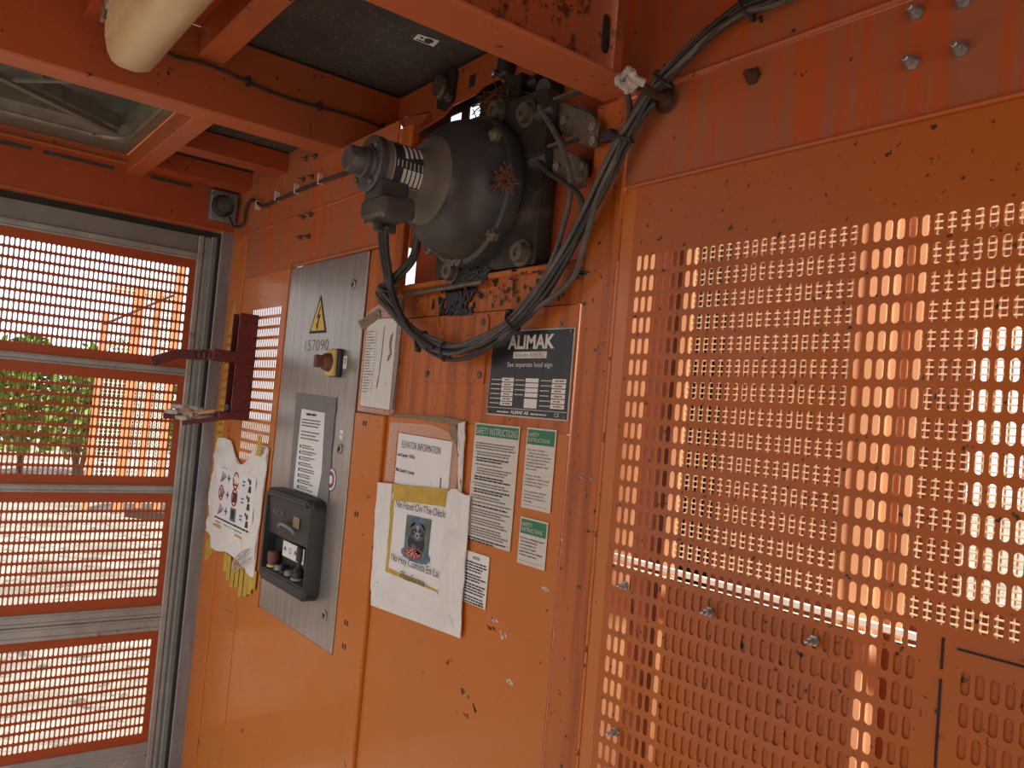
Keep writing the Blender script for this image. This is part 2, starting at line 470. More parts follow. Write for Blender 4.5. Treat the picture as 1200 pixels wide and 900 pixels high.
# middle panels below the machine
mb = MB('red_deep'); mb.box(1.14, 1.800, .014, .018, 0, 1.872); mb.build('dark_fill_sheet', wb)  # sheet added behind the panels to block daylight through their seams
mb = MB('orange_wall'); mb.box(1.208, 1.8255, -.001, .0012, 0, 1.575); mb.build('panel', wb)
mb = MB('orange_mid'); mb.box(1.217, 1.8255, -.001, .0012, 1.5755, 1.795); mb.build('panel', wb)
mb = MB('orange_mid'); mb.box(1.217, 1.829, .002, .009, 1.797, 1.862, .001); mb.build('panel', wb)
mb = MB('orange_mid'); mb.box(1.217, 1.829, -.006, .02, 1.860, 1.872, .002); mb.build('ledge', wb)
mb = MB('red_deep'); mb.box(1.217, 1.70, .030, .034, 1.872, 2.165); mb.box(1.70, 1.86, .030, .034, 1.872, 2.255); mb.build('recess_panel', wb)
mb = MB('red_deep'); mb.box(1.217, 1.86, .012, .03, 1.872, 1.878); mb.build('recess_ledge', wb)
# black oily run below the machine, over panel and ledge
mb = MB('grease')
def blob(px, py, r, y, sx=1., sz=1.4, t=.001):
    x, z = WX(px, py); mb.sheet([(x + r * sx * math.cos(q) * random.uniform(.55, 1.25), z + r * sz * math.sin(q) * random.uniform(.55, 1.25)) for q in [k * .628 for k in range(10)]], y, t)
for i in range(70): blob(random.uniform(532, 575), random.gauss(325, 3.5), random.uniform(.004, .011), -.0066 - i * .00001, 1.3, .8)
for i in range(95): blob(random.gauss(535, 10), random.uniform(336, 370), random.uniform(.003, .010), -.0022 - i * .00001, .8, 1.5, .003)
for i in range(50): blob(random.gauss(590, 35), random.gauss(345, 9), random.uniform(.001, .0045), -.002, .8, 1.8)
for i in range(16): blob(random.uniform(575, 690), random.gauss(322, 3), random.uniform(.002, .006), -.0066, 1.4, .7)
mb.build('grease_stain', wb)
# scrapes and scuffs on the lower panels
for px, py, L, ang, m_ in ((545, 812, 14, .9, 'shadow_gap_and_scuff'), (556, 830, 10, .8, 'shadow_gap_and_scuff'), (545, 838, 16, .6, 'rust'), (582, 727, 18, .45, 'print_white'), (575, 735, 10, .6, 'rust'), (590, 745, 6, 1.0, 'print_white'), (280, 850, 22, .8, 'dark_steel'), (268, 716, 8, .3, 'galvanised'), (232, 870, 14, -1.3, 'shadow_gap_and_scuff'), (560, 700, 8, .4, 'print_white'), (527, 775, 8, -1.0, 'orange_upper'), (690, 560, 20, .3, 'galvanised'), (640, 690, 6, .5, 'print_white'), (600, 800, 8, .5, 'print_white')):
    mb = MB(m_)
    for k in range(5):
        q = [(px + L * (t - .5) * math.cos(ang) + random.gauss(0, 1.2), py + L * (t - .5) * math.sin(ang) + random.gauss(0, 1.0)) for t in (random.random(),)][0]
        x, z = WX(*q); r = random.uniform(.002, .007); a_ = -ang
        mb.sheet([(x + r * math.cos(w_) * math.cos(a_) * random.uniform(.5, 1.3) - r * .3 * math.sin(w_) * math.sin(a_), z + r * math.cos(w_) * math.sin(a_) * random.uniform(.5, 1.3) + r * .3 * math.sin(w_) * math.cos(a_)) for w_ in [j * .785 for j in range(8)]], (-.0052 if x > 1.83 else -.0042 if x < .142 else -.0016), .0006)
    mb.build('scuff', wb, kind='stuff')
# right post with the slits of daylight along its edges
mb = MB('orange_mid'); mb.box(1.833, 1.908, -.004, .01, 0, 2.13, .002); mb.build('post', wb)
mb = MB('orange_wall'); mb.box(1.912, 1.938, -.001, .006, 0, 1.975, .001); mb.build('edge_strip', wb)
for z0, z1 in ((.2, .62), (.64, .93), (.94, 1.08), (1.09, 1.24), (1.25, 1.42), (1.43, 1.57), (1.585, 1.70), (1.705, 1.86)):
    mb = MB('orange_wall'); mb.tube([(1.9095, -.002, z0), (1.9095, -.002, z1)], .0025, 6); mb.build('hem', wb)
# big slotted panel
def skip(i, j):
    return (j == 14 and i >= 33) or (j > 14 and 33 <= i <= 35)
mb = MB('orange_perf')
perforated(mb, (0, 0, 0), (1, 0, 0), (0, 0, 1), (0, 1, 0), 1.938, 3.05, 0, 1.976, 1.9545, 1.852, 74, 46, PX, PZ, .0094, .0246, .0014, skip)
mb.build('slotted_panel', wb)
mb = MB('orange_wall'); mb.box(3.05, CX1, 0, .02, 0, 2.34); mb.build('panel', wb)
# frame lines of the small access flap in the slotted panel
for a, b in (((2.4405, 1.405), (2.4405, 1.372)), ((2.4405, 1.362), (2.4405, 1.27)), ((2.4405, 1.255), (2.4405, .9)), ((2.455, 1.3975), (2.62, 1.3975)), ((2.64, 1.3975), (2.8, 1.3975))):
    mb = MB('shadow_gap_and_scuff'); mb.bar((a[0], -.0002, a[1]), (b[0], -.0002, b[1]), .0022, .0022, (0, 1, 0)); mb.build('flap_joint', wb)
# solid sheets over the slotted panel
mb = MB('orange_upper'); mb.box(1.912, CX1, -.0035, .002, 1.978, 2.122, .001); mb.build('panel', wb)
mb = MB('orange_upper'); mb.box(1.885, CX1, -.007, -.001, 2.127, 2.50, .001); mb.build('panel', wb)
mb = MB('orange_beam'); mb.tube([(1.93, -.004, 1.977), (CX1, -.004, 1.977)], .0032, 8); mb.build('hem', wb, True)
mb = MB('orange_beam'); mb.tube([(1.93, -.007, 2.1245), (CX1, -.007, 2.1245)], .0045, 8); mb.build('hem', wb, True)
# recess round the machine: back sheets coloured dark for its shade, with gaps to the daylight
mb = MB('oily_and_recess_dark')
for x0, x1, h0, h1 in ((.80, 1.03, 0, 0), (1.03, 1.085, 2.332, 2.372), (1.085, 1.12, 0, 0), (1.12, 1.17, 2.340, 2.375), (1.17, 1.385, 0, 0), (1.385, 1.435, 2.322, 2.37), (1.435, 1.87, 0, 0)):
    if h1: mb.box(x0, x1, .20, .204, 2.06, h0); mb.box(x0, x1, .20, .204, h1, 2.46)
    else: mb.box(x0, x1, .20, .204, 2.06, 2.46)
mb.build('recess_back', wb)
mb = MB('red_deep'); mb.box(1.136, 1.142, .003, .2, 1.98, 2.25); mb.build('recess_side', wb)
mb = MB('red_deep'); mb.box(1.862, 1.868, .03, .2, 2.0, 2.46); mb.build('recess_side', wb)

# ---- wall_left: header over the sliding gate and its guide
wl = empty('wall_left', (0, -.7, 0), 'orange header and grey guide rails round the sliding gate', kind='structure')
mb = MB('red_deep'); mb.box(-.006, 0, CY0, -.002, 2.152, 2.345); mb.build('header', wl)
mb = MB('orange_beam'); mb.box(-.045, .002, CY0, 0.0, 2.147, 2.153, .001); mb.build('header_lip', wl)
mb = MB('orange_beam'); mb.box(0, .022, CY0, -.006, 2.296, 2.302, .001); mb.box(0, .004, CY0, -.006, 2.302, 2.34); mb.build('header_flange', wl)
for y0, y1 in ((-.60, -.40), (-.75, -.63), (-1.0, -.8), (-.29, -.16)):
    mb = MB('board_dark'); mb.box(.0, .0025, y0, y1, 2.272, 2.284, .001); mb.build('header_slot', wl)
mb = MB('shadow_gap_and_scuff'); mb.box(-.075, -.045, CY0, -.03, 2.128, 2.15); mb.build('gate_top_band', wl)  # dark band between the header lip and the gate
mb = MB('shadow_gap_and_scuff'); mb.box(-.034, -.010, -.050, -.043, -.02, 2.13); mb.build('guide_dark_fill', wl)  # dark strip added to close a light leak beside the guide sheet
mb = MB('galvanised'); mb.box(-.012, -.001, -.044, .0, -.02, 2.146, .002); mb.build('guide_sheet', wl)
mb = MB('aluminium_dull'); mb.box(-.075, -.030, -.066, -.046, -.02, 2.13, .003); mb.build('guide_rail', wl)
mb = MB('shadow_gap_and_scuff'); mb.box(-.11, -.032, -.046, -.04, -.02, 2.13); mb.build('guide_dark_fill', wl)
mb = MB('orange_beam'); mb.box(-.11, -.006, CY0, 0, 2.345, 2.5); mb.build('header_top', wl)
mb = MB('galvanised'); mb.box(-.012, -.001, CY0, CY0 + .04, -.02, 2.146, .002); mb.build('guide_sheet', wl)

# ---- door_1: the sliding gate, four slotted panels in an aluminium frame
dr = empty('door_1', (-.05, -.7, .2), 'sliding gate of four slotted orange panels in an aluminium frame', kind='structure')
YG0, YG1 = CY0 + .06, -.107
GU = (0, -1, 0)          # u runs from the guide towards the open side
ncol = int((YG1 - YG0 - .055) / .01395)
for zc, nr, z0, z1 in ((1.998, 10, 1.664, 2.041), (1.5935, 10, 1.261, 1.638), (1.191, 10, .855, 1.235), (.730, 10, .397, .770)):
    mb = MB('gate_orange')
    perforated(mb, (-.05, 0, 0), GU, (0, 0, 1), (-1, 0, 0), .105, -YG0, z0 - .006, z1 + .006, .133, zc, ncol, nr, .01395, .0323, .0098, .0252, .002)
    mb.build('slotted_panel', dr)
mb = MB('aluminium'); mb.box(-.075, -.042, -.107, -.088, .2, 2.128, .003); mb.box(-.075, -.046, -.086, -.071, .2, 2.128, .003); mb.build('stile', dr)
mb = MB('shadow_gap_and_scuff'); mb.box(-.075, -.05, -.089, -.085, .2, 2.128); mb.build('stile_groove', dr)
mb = MB('aluminium'); mb.box(-.075, -.042, YG0 - .04, YG0, .2, 2.128, .003); mb.build('stile', dr)
mb = MB('aluminium_dull'); mb.box(-.072, -.052, YG0, -.107, 2.066, 2.128, .002); mb.build('top_plate', dr)
def rail(z0, z1, m='aluminium'):
    h = z1 - z0
    mb = MB(m); mb.box(-.065, -.043, YG0, -.107, z0, z0 + h * .3, .002); mb.box(-.065, -.045, YG0, -.107, z0 + h * .3, z0 + h * .8, .001); mb.box(-.065, -.042, YG0, -.107, z0 + h * .8, z1, .002)
    mb.build('rail', dr)
rail(2.041, 2.066); rail(1.638, 1.664); rail(1.235, 1.261); rail(.817, .855); rail(.770, .815); rail(.357, .397); rail(.30, .352)
mb = MB('aluminium_dull'); mb.box(-.065, -.05, YG0, -.107, .2, .30, .002); mb.build('bottom_plate', dr)

# ---- ceiling
ce = empty('ceiling', (1.7, -.7, 2.47), 'orange roof frame with dark speckled boards', kind='structure')
mb = MB('orange_beam'); mb.box(.735, .82, CY0, .17, 2.272, 2.47, .004); mb.build('beam', ce)
mb = MB('orange_beam'); mb.box(.0, .735, -.367, -.313, 2.272, 2.345, .003); mb.build('beam', ce)
mb = MB('red_deep'); mb.box(.395, .455, -.313, -.002, 2.280, 2.338, .003); mb.box(.38, .455, -.313, -.002, 2.278, 2.282, .001); mb.build('beam', ce)
mb = MB('red_deep'); mb.box(.08, .14, -.313, -.002, 2.280, 2.338, .003); mb.box(.065, .14, -.313, -.002, 2.278, 2.282, .001); mb.build('beam', ce)
mb = MB('board_dark'); mb.box(.0, .735, -.367, .02, 2.340, 2.352); mb.build('roof_board', ce)
mb = MB('orange_beam'); mb.box(.82, 1.86, -.392, -.328, 2.393, 2.47, .004); mb.build('beam', ce)
mb = MB('red_deep'); mb.box(.82, 1.86, -.64, -.48, 2.396, 2.47, .004); mb.build('beam', ce)
mb = MB('board_dark'); mb.box(.82, 1.87, -.392, .21, 2.468, 2.48); mb.build('roof_board', ce)  # carried back over the recess to keep skylight out of it
mb = MB('red_deep'); mb.box(.82, 1.87, CY0, -.392, 2.468, 2.48); mb.build('roof_board', ce)
mb = MB('shadow_gap_and_scuff'); mb.box(.819, .824, -.328, .158, 2.462, 2.468); mb.box(.82, 1.86, .154, .158, 2.462, 2.468); mb.build('board_gasket', ce)
# beam above the machine, with its torn lower edge
edge = [(.82, 2.40), (.853, 2.402), (1.0, 2.378), (1.02, 2.352), (1.06, 2.352), (1.10, 2.37), (1.20, 2.372), (1.24, 2.384), (1.30, 2.384), (1.33, 2.36), (1.40, 2.36), (1.43, 2.34), (1.55, 2.335), (1.60, 2.30), (1.86, 2.30), (1.86, 2.468), (.82, 2.468)]
mb = MB('orange_beam'); mb.prism([(x, .158, z) for x, z in edge], (0, .006, 0)); mb.build('beam', ce)
mb = MB('red_deep'); mb.prism([(.822, .158, 2.40), (1.0, .158, 2.378), (1.0, .2, 2.378), (.822, .2, 2.36)], (0, 0, .004)); mb.build('gusset', ce)
mb = MB('shadow_gap_and_scuff'); mb.box(1.175, 1.20, .1575, .158, 2.395, 2.425); mb.build('beam_hole', ce)
# channel beam (open to the near side) that ends on the right post
mb = MB('orange_beam'); mb.box(1.853, 1.942, CY0, -.008, 2.131, 2.139, .002); mb.build('beam_flange', ce)
mb = MB('orange_beam'); mb.box(1.853, 1.861, CY0, -.008, 2.137, 2.47, .002); mb.build('beam_flange', ce)
mb = MB('orange_rusty')
perforated(mb, (1.868, 0, 0), (0, 1, 0), (0, 0, 1), (-1, 0, 0), CY0, -.008, 2.139, 2.36, -.030, 2.235, 1, 1, .03, .09, .018, .066, .004)
mb.build('beam_web', ce)
mb = MB('orange_beam'); mb.box(1.853, 1.95, CY0, -.008, 2.335, 2.345, .002); mb.build('beam_flange', ce)
mb = MB('shadow_gap_and_scuff'); mb.box(1.8615, 1.8635, -.06, -.008, 2.16, 2.31); mb.build('web_backing', ce)
mb = MB('red_deep'); mb.box(1.87, CX1, CY0, -.007, 2.47, 2.49); mb.build('roof_board', ce)
mb = MB('orange_beam'); mb.box(2.85, 2.94, CY0, -.008, 2.30, 2.47, .003); mb.build('beam', ce)
# roof hatch
def rrect(x0, x1, y0, y1, r, n=6):
    pts = []
    for cx, cy, a0 in ((x1 - r, y1 - r, 0), (x0 + r, y1 - r, 90), (x0 + r, y0 + r, 180), (x1 - r, y0 + r, 270)):
        for k in range(n + 1):
            a = math.radians(a0 + 90 * k / n); pts.append((cx + r * math.cos(a), cy + r * math.sin(a)))
    return pts
ho = rrect(-.006, .735, -1.2, -.368, .01); hi = rrect(.15, .735, -1.12, -.405, .09); hu = rrect(.20, .735, -1.09, -.425, .08)
n = len(ho)
mb = MB('hatch_rim')
mb.add([(x, y, 2.331) for x, y in ho] + [(x, y, 2.327) for x, y in hi] + [(x, y, 2.352) for x, y in hu] + [(x, y, 2.42) for x, y in hu],
       [(k + a * n, (k + 1) % n + a * n, (k + 1) % n + (a + 1) * n, k + (a + 1) * n) for a in range(3) for k in range(n)])
hatch = mb.build('hatch_frame', ce, True)
mb = MB('hatch_rim'); mb.tube([(x, y, 2.329) for x, y in hi] + [(hi[0][0], hi[0][1], 2.329)], .009, 8); mb.build('hatch_bead', hatch, True)
mb = MB('hatch_grey'); mb.box(.16, .735, -1.13, -.40, 2.42, 2.43); mb.build('hatch_lid', ce)
mb = MB('hatch_rim'); mb.bar((.42, -.74, 2.335), (.62, -.56, 2.335), .016, .006); mb.build('hatch_bar', ce)
mb = MB('hatch_rim'); mb.bar((.46, -.78, 2.332), (.215, -.447, 2.332), .022, .012); mb.bar((.40, -.66, 2.36), (.24, -.44, 2.36), .003, .04); mb.build('hatch_bar', ce)
mb = MB('red_deep'); mb.box(0, .735, CY0, -1.2, 2.33, 2.345); mb.build('roof_board', ce)

# ---- the sides behind the camera: frame with a wide doorway, solid above
wf = empty('wall_front', (1.7, CY0, 0), 'orange frame of the open landing side', kind='structure')
mb = MB('orange_wall'); mb.box(0, CX1, CY0 - .02, CY0, 2.28, 2.5); mb.build('header', wf)
mb = MB('orange_wall'); mb.box(1.75, CX1, CY0 - .02, CY0, 0, 2.28); mb.build('panel', wf)
mb = MB('orange_wall'); mb.box(0, .12, CY0 - .02, CY0, 0, 2.28); mb.build('post', wf)
wr = empty('wall_right', (CX1, -.7, 0), 'orange end wall with open doorway', kind='structure')
mb = MB('orange_wall'); mb.box(CX1, CX1 + .02, CY0, 0, 2.28, 2.5); mb.build('header', wr)
# ================================================================ OUTSIDE, seen through the slots
def colx(c): return 1.9545 + PX * c
def bx(c, Y): return 2.83 + (colx(c) - 2.83) * (Y + .9) / .9      # the same sight line at depth Y
YB = .45
mg = empty('mast_guard', (2.0, YB, -.42), 'sunlit peach sheet and wire mesh guard behind the slotted wall', 'guard')
mb = MB('lit_guard_and_strap'); mb.box(bx(-9, YB), bx(2.6, YB), YB, YB + .006, -.42, 2.9); mb.build('guard_sheet', mg)
mb = MB('guard_shaded_red'); mb.box(bx(2.6, YB), bx(2.6, YB) + .004, YB, YB + .13, -.42, 2.9); mb.build('sheet_return', mg)
mb = MB('shade_dark'); mb.box(bx(2.0, YB), bx(7.4, YB), YB + .14, YB + .15, -.42, 2.9); mb.build('dark_fill_sheet', mg)  # dark sheet stands for the shaded cavity of the guard
mb = MB('shade_dark'); mb.box(bx(2.6, YB), bx(7.4, YB), YB, YB + .15, 2.55, 2.9); mb.build('shade_cap', mg)  # unseen cap added over the cavity to keep it dark
mb = MB('lit_guard_and_strap'); mb.box(bx(6.8, YB), bx(8.1, YB), YB - .004, YB + .012, -.42, 2.9); mb.build('guard_post', mg)
cs = [25.4, 26.6, 27.0, 28.6, 29.0, 30.2, 30.6, 31.5]
pr = [(bx(c, YB), YB - .012 * (k // 2 % 2) - .003) for k, c in enumerate(cs)]
pr += [(x, y + .004) for x, y in pr[::-1]]
mb = MB('lit_guard_and_strap'); mb.prism([(x, y, -.42) for x, y in pr], (0, 0, 3.3)); mb.build('corrugated_sheet', mg)
mb = MB('wire_cream')
zs = 1.27
for c0, c1 in ((8.0, 25.6), (31.3, 78)):
    x0, x1 = bx(c0, YB), bx(c1, YB); nx = int((x1 - x0) / .0115)
    for k in range(nx + 1): x = x0 + (x1 - x0) * k / nx; mb.box(x - .0013, x + .0013, YB + .002, YB + .0046, zs + .05, 2.4)
    nz = int((2.4 - zs - .05) / .0115)
    for k in range(nz + 1): z = zs + .05 + (2.4 - zs - .05) * k / nz; mb.box(x0, x1, YB - .0006, YB + .002, z - .0013, z + .0013)
mb.build('wire_mesh', mg, kind='stuff')
for z in (1.283, 1.303):
    mb = MB('daylight_and_mesh_white'); mb.box(bx(-8, YB), bx(33, YB), YB - .03, YB - .02, z - .006, z + .006, .001); mb.build('daylight_bar', mg)  # white bars stand in for bright daylight through the gap below the mesh
mb = MB('guard_shaded_red'); mb.box(bx(-14, YB), 2.05, .95, .96, -.42, 2.9); mb.box(2.05, 2.9, .95, .96, 1.88, 2.9); mb.box(2.05, 2.9, .95, .96, -.42, 1.28); mb.build('back_sheet', mg)
mb = MB('guard_shaded_red'); mb.box(bx(-9, YB), bx(36, YB) + .35, .9, .97, 2.8, 2.9); mb.build('top_rail', mg)
# backing plate close behind the lower slots
mb = MB('orange_perf'); mb.box(colx(7.6), colx(27.4), .0024, .005, 0, 1.386); mb.box(colx(28.4), colx(29.4), .03, .034, 0, 1.386); mb.box(colx(30.4), colx(32.8), .0026, .0056, 0, 1.386)
mb.box(colx(34.5), 3.0, .0024, .005, 0, 1.40)
tag(mb.build('backing_plate'), 'orange backing plates bolted close behind the lower slots', 'metal plate')

# landing frame outside the gate
XL = -11.0
lf = empty('hoist_frame', (XL, 0, -.42), 'orange hoist frame with diagonal brace and pale wire mesh far outside the gate', 'frame')
def gy(px, py): return G(px, py, XL)[1]
def gz(px, py): return G(px, py, XL)[2]
for px, py, wd in ((121, 365, .08), (158, 337, .14), (181, 342, .08), (203, 300, .10)):
    y = gy(px, 395); mb = MB('hoist_orange'); mb.box(XL - .1, XL + .1, y - wd / 2, y + wd / 2, -.42, gz(px, py), .01); mb.build('post', lf)
mb = MB('hoist_orange'); mb.box(XL - .05, XL + .05, gy(132, 337), gy(207, 345), gz(160, 345), gz(160, 339), .01); mb.build('rail', lf)
mb = MB('rust'); mb.cyl(G(122, 380, XL + .2), G(203, 346, XL + .2), .02, 8); mb.build('brace', lf)
mb = MB('daylight_and_mesh_white')
y0, y1 = gy(121, 395), gy(207, 390)
for k in range(34): y = y0 + (y1 - y0) * k / 33; mb.box(XL + .05, XL + .06, y - .006, y + .006, -.3, gz(160, 300))
for k in range(70): z = -.3 + (gz(160, 300) + .3) * k / 69; mb.box(XL + .05, XL + .06, y0, y1, z - .006, z + .006)
mb.build('wire_mesh', lf, kind='stuff')
# shrubs beyond the landing
def bush(x, y, r, h, seed, label):
    rnd = random.Random(seed); mb = MB('foliage')
    for k in range(900):
        a = rnd.uniform(0, 6.283); e = math.acos(rnd.uniform(-.2, 1)); q = rnd.uniform(.72, 1.02)
        p = Vector((x + r * q * math.sin(e) * math.cos(a), y + r * q * math.sin(e) * math.sin(a), -.42 + h * .35 + h * .65 * q * math.cos(e)))
        u = Vector((rnd.gauss(0, 1), rnd.gauss(0, 1), rnd.gauss(0, 1))).normalized(); v = u.orthogonal().normalized(); s = rnd.uniform(.06, .15)
        mb.add([p - u * s, p + v * s * .5, p + u * s, p - v * s * .5], [(0, 1, 2, 3)])
    root = empty('bush', (x, y, -.42), label, 'bush', 'shrubs beyond the landing')
    mb.build('foliage', root, kind='stuff')
    mb = MB('trunk_brown')
    for k in range(5): mb.cyl((x, y, -.42), (x + rnd.uniform(-.5, .5) * r, y + rnd.uniform(-.5, .5) * r, -.42 + h * .7), .03, 6)
    mb.build('stem', root)
for i, (x, y, r, h) in enumerate([(-14, -1.2, .65, 2.6), (-14.3, .55, .7, 2.65), (-14, 2.0, .7, 2.65), (-14.4, 3.5, .75, 2.75), (-14, -2.9, .7, 2.6), (-16, -.2, .7, 2.9), (-16, 1.3, .7, 2.85), (-16, 2.8, .7, 2.9)]):
    bush(x, y, r, h, i, 'leafy green shrub on the rubble beyond the gate')
mb = MB('shade_dark'); mb.bar((-10.3, gy(140, 600), -.36), (-9.6, gy(190, 600), -.36), .22, .12); tag(mb.build('shadow_bar'), 'dark bar standing in for a diagonal shadow at the foot of the far hoist frame', 'beam')  # dark bar stands in for a diagonal shadow on the ground

# ================================================================ THINGS UNDER THE ROOF
# light fixture
lt = empty('light_fixture', (1.5, -.56, 2.39), 'long cream plastic ceiling light hanging under the roof beam', 'ceiling light')
def loft(mb, prof, x0, x1, taper):
    n = len(prof); st = [(x0, 1 - taper * 3), (x0 + .004, 1 - taper * 1.8), (x0 + .014, 1 - taper * .7), (x0 + .035, 1.0), (x1 - .035, 1.0), (x1 - .014, 1 - taper * .7), (x1, 1 - taper * 2)]
    cy = sum(p[0] for p in prof) / n; zt = max(p[1] for p in prof)
    vs = []
    for x, k in st:
        for y, z in prof: vs.append((x, cy + (y - cy) * k, zt + (z - zt) * k))
    fs = [(a * n + k, a * n + (k + 1) % n, (a + 1) * n + (k + 1) % n, (a + 1) * n + k) for a in range(6) for k in range(n)]
    fs += [tuple(range(n)), tuple(range(6 * n, 7 * n))]
    mb.add(vs, fs)
prof = [(-.618, 2.366), (-.614, 2.325), (-.606, 2.292), (-.596, 2.275), (-.580, 2.266), (-.545, 2.264), (-.522, 2.272), (-.510, 2.290), (-.503, 2.325), (-.500, 2.366)]
mb = MB('diffuser_cream'); loft(mb, prof, .925, 2.12, .07); df = mb.build('diffuser', lt, True)
mb = MB('diffuser_cream')
for k in range(5): z = 2.318 + k * .009; mb.tube([(.96, -.6135 - k * .0007, z), (2.1, -.6135 - k * .0007, z)], .0016, 5)
mb.build('ribbing', df)
mb = MB('fixture_tray'); mb.box(.925, 2.125, -.622, -.497, 2.366, 2.392, .004); mb.build('tray', lt)
mb = MB('bolt_steel'); mb.box(.955, .975, -.627, -.619, 2.345, 2.38, .002); mb.build('clip', lt)
mb = MB('bolt_steel'); mb.box(1.5, 1.52, -.627, -.619, 2.345, 2.38, .002); mb.build('clip', lt)

# white sticker with a black mark on the roof board
st = empty('sticker', (1.18, .05, 2.467), 'small white sticker with black print on the dark roof board', 'sticker')
q = [(490, 40), (515, 48), (508, 55), (484, 46)]
def Zp(px, py, z):
    d = ray(px, py); t = (z - CAM[2]) / d[2]; p = CAM + t * d; return (float(p[0]), float(p[1]), z)
mb = MB('sticker_white'); mb.prism([Zp(*p, 2.467) for p in q], (0, 0, .0006)); mb.build('label', st)
def onst(u, v):
    P = [Vector(Zp(*p, 2.4665)) for p in q]; return (P[0] * (1 - u) + P[1] * u) * (1 - v) + (P[3] * (1 - u) + P[2] * u) * v
mb = MB('ink'); mb.prism([onst(.62 + .22 * math.cos(a), .45 + .32 * math.sin(a)) for a in [k * .5236 for k in range(12)]], (0, 0, .0003))
mb.prism([onst(.12, .75), onst(.75, .75), onst(.75, .9), onst(.12, .9)], (0, 0, .0003)); mb.prism([onst(.2, .25), onst(.32, .25), onst(.32, .5), onst(.2, .5)], (0, 0, .0003)); mb.build('print', st)

# bell and cap on the beam over the machine
be = empty('buzzer', (1.073, .158, 2.37), 'round grey buzzer bolted on the beam over the machine', 'buzzer')
mb = MB('dark_steel'); mb.sheet([(1.045, 2.375), (1.075, 2.362), (1.115, 2.378), (1.122, 2.45), (1.10, 2.468), (1.06, 2.455), (1.04, 2.42)], .148, .01); mb.build('back_plate', be)
mb = MB('bolt_dirty'); mb.lathe([(0, .032), (.012, .032), (.018, .026), (.018, .0)], (1.068, .148, 2.422), (0, -1, 0), 24); mb.build('dome', be, True)
mb = MB('bolt_steel'); mb.lathe([(0, .011), (.01, .011), (.01, .005), (.013, .005)], (1.105, .148, 2.386), (0, -1, 0), 6); mb.build('bolt', be)
cp = empty('cable_gland', (1.341, .158, 2.36), 'grey capped cable gland hanging below the beam end', 'cable gland')
mb = MB('dark_steel'); mb.box(1.325, 1.365, .13, .158, 2.37, 2.42, .005); mb.build('body', cp)
mb = MB('bolt_steel'); mb.lathe([(0, .009), (.01, .009), (.012, .006)], (1.327, .13, 2.378), (0, -1, 0), 10); mb.build('bolt', cp)

# control box in the corner on the header
jb = empty('junction_box', (.02, -.05, 2.18), 'grey junction box with glass lens on the gate header', 'junction box')
mb = MB('galvanised'); mb.box(.0, .028, -.100, -.008, 2.178, 2.282, .004); mb.build('body', jb)
mb = MB('glass_lens'); mb.lathe([(0, .030), (.014, .028), (.018, .0)], (.028, -.066, 2.224), (1, 0, 0), 24); mb.build('lens', jb, True)
mb = MB('bolt_steel'); mb.lathe([(0, .005), (.006, .005)], (.028, -.10, 2.262), (1, 0, 0), 8); mb.build('screw', jb)
mb = MB('cable_black')
pts = []
for k in range(40):
    a = k * .5; r = .036 - .0002 * k
    pts.append((.045 + .0006 * k, -.066 + r * math.cos(a + .5), 2.224 + r * math.sin(a + .5)))
mb.tube(pts, .0042, 6)
tag(mb.build('coiled_cable', None, True), 'coil of black cable hung over the junction box', 'cable')
# cable from the box along the wall under the beams
def cable(name, pts, r, mat, label, group=None, n=8, k=10):
    mb = MB(mat); mb.tube(catmull(pts, k), r, n); return tag(mb.build(name, None, True), label, 'cable', group)
cable('cable', [(.05, -.04, 2.19), (.04, -.02, 2.165)] + [W(px, py, -.016) for px, py in ((285, 262), (288, 245), (293, 235), (300, 236), (308, 242), (320, 236), (334, 230), (350, 223), (365, 217), (381, 211), (398, 205), (412, 200))] , .0048, 'cable_black', 'black cable clipped along the wall towards the motor')
for px, py in ((307, 241), (330, 231), (353, 222), (381, 211)):
    x, _, z = W(px, py); mb = MB('print_white'); mb.box(x - .003, x + .003, -.022, -.006, z - .016, z + .014, .001)
    tag(mb.build('cable_clip'), 'white saddle clip holding the wall cable', 'cable clip', 'clips on the wall cable')
# cable along the beam
XB = .826
pts = [G(px, py, XB) for px, py in ((190, 58), (205, 66), (235, 73), (262, 83), (290, 96), (320, 109), (350, 119), (375, 126), (410, 135), (435, 144), (452, 153), (466, 166))]
cable('cable', pts, .004, 'cable_black', 'thin black cable clipped along the roof beam')
for px, py in ((291, 95), (375, 124), (449, 149)):
    x, y, z = G(px, py, XB); mb = MB('dark_steel'); mb.box(x - .006, x + .006, y - .004, y + .004, z - .014, z + .012, .001)
    tag(mb.build('cable_clip'), 'dark clip holding the cable on the roof beam', 'cable clip', 'clips on the beam cable')
# pointed screws on the upper left wall
for px, py in ((362, 187), (373, 184), (359, 211), (369, 208), (358, 255), (367, 252), (355, 279), (364, 278)):
    x, _, z = W(px, py); mb = MB('bolt_dirty'); mb.lathe([(0, .008), (.006, .008), (.006, .004), (.02, .001)], (x, -.006, z), (0, -1, 0), 6)
    tag(mb.build('screw'), 'small pointed screw tip through the upper wall', 'screw', 'screw tips in the upper wall')

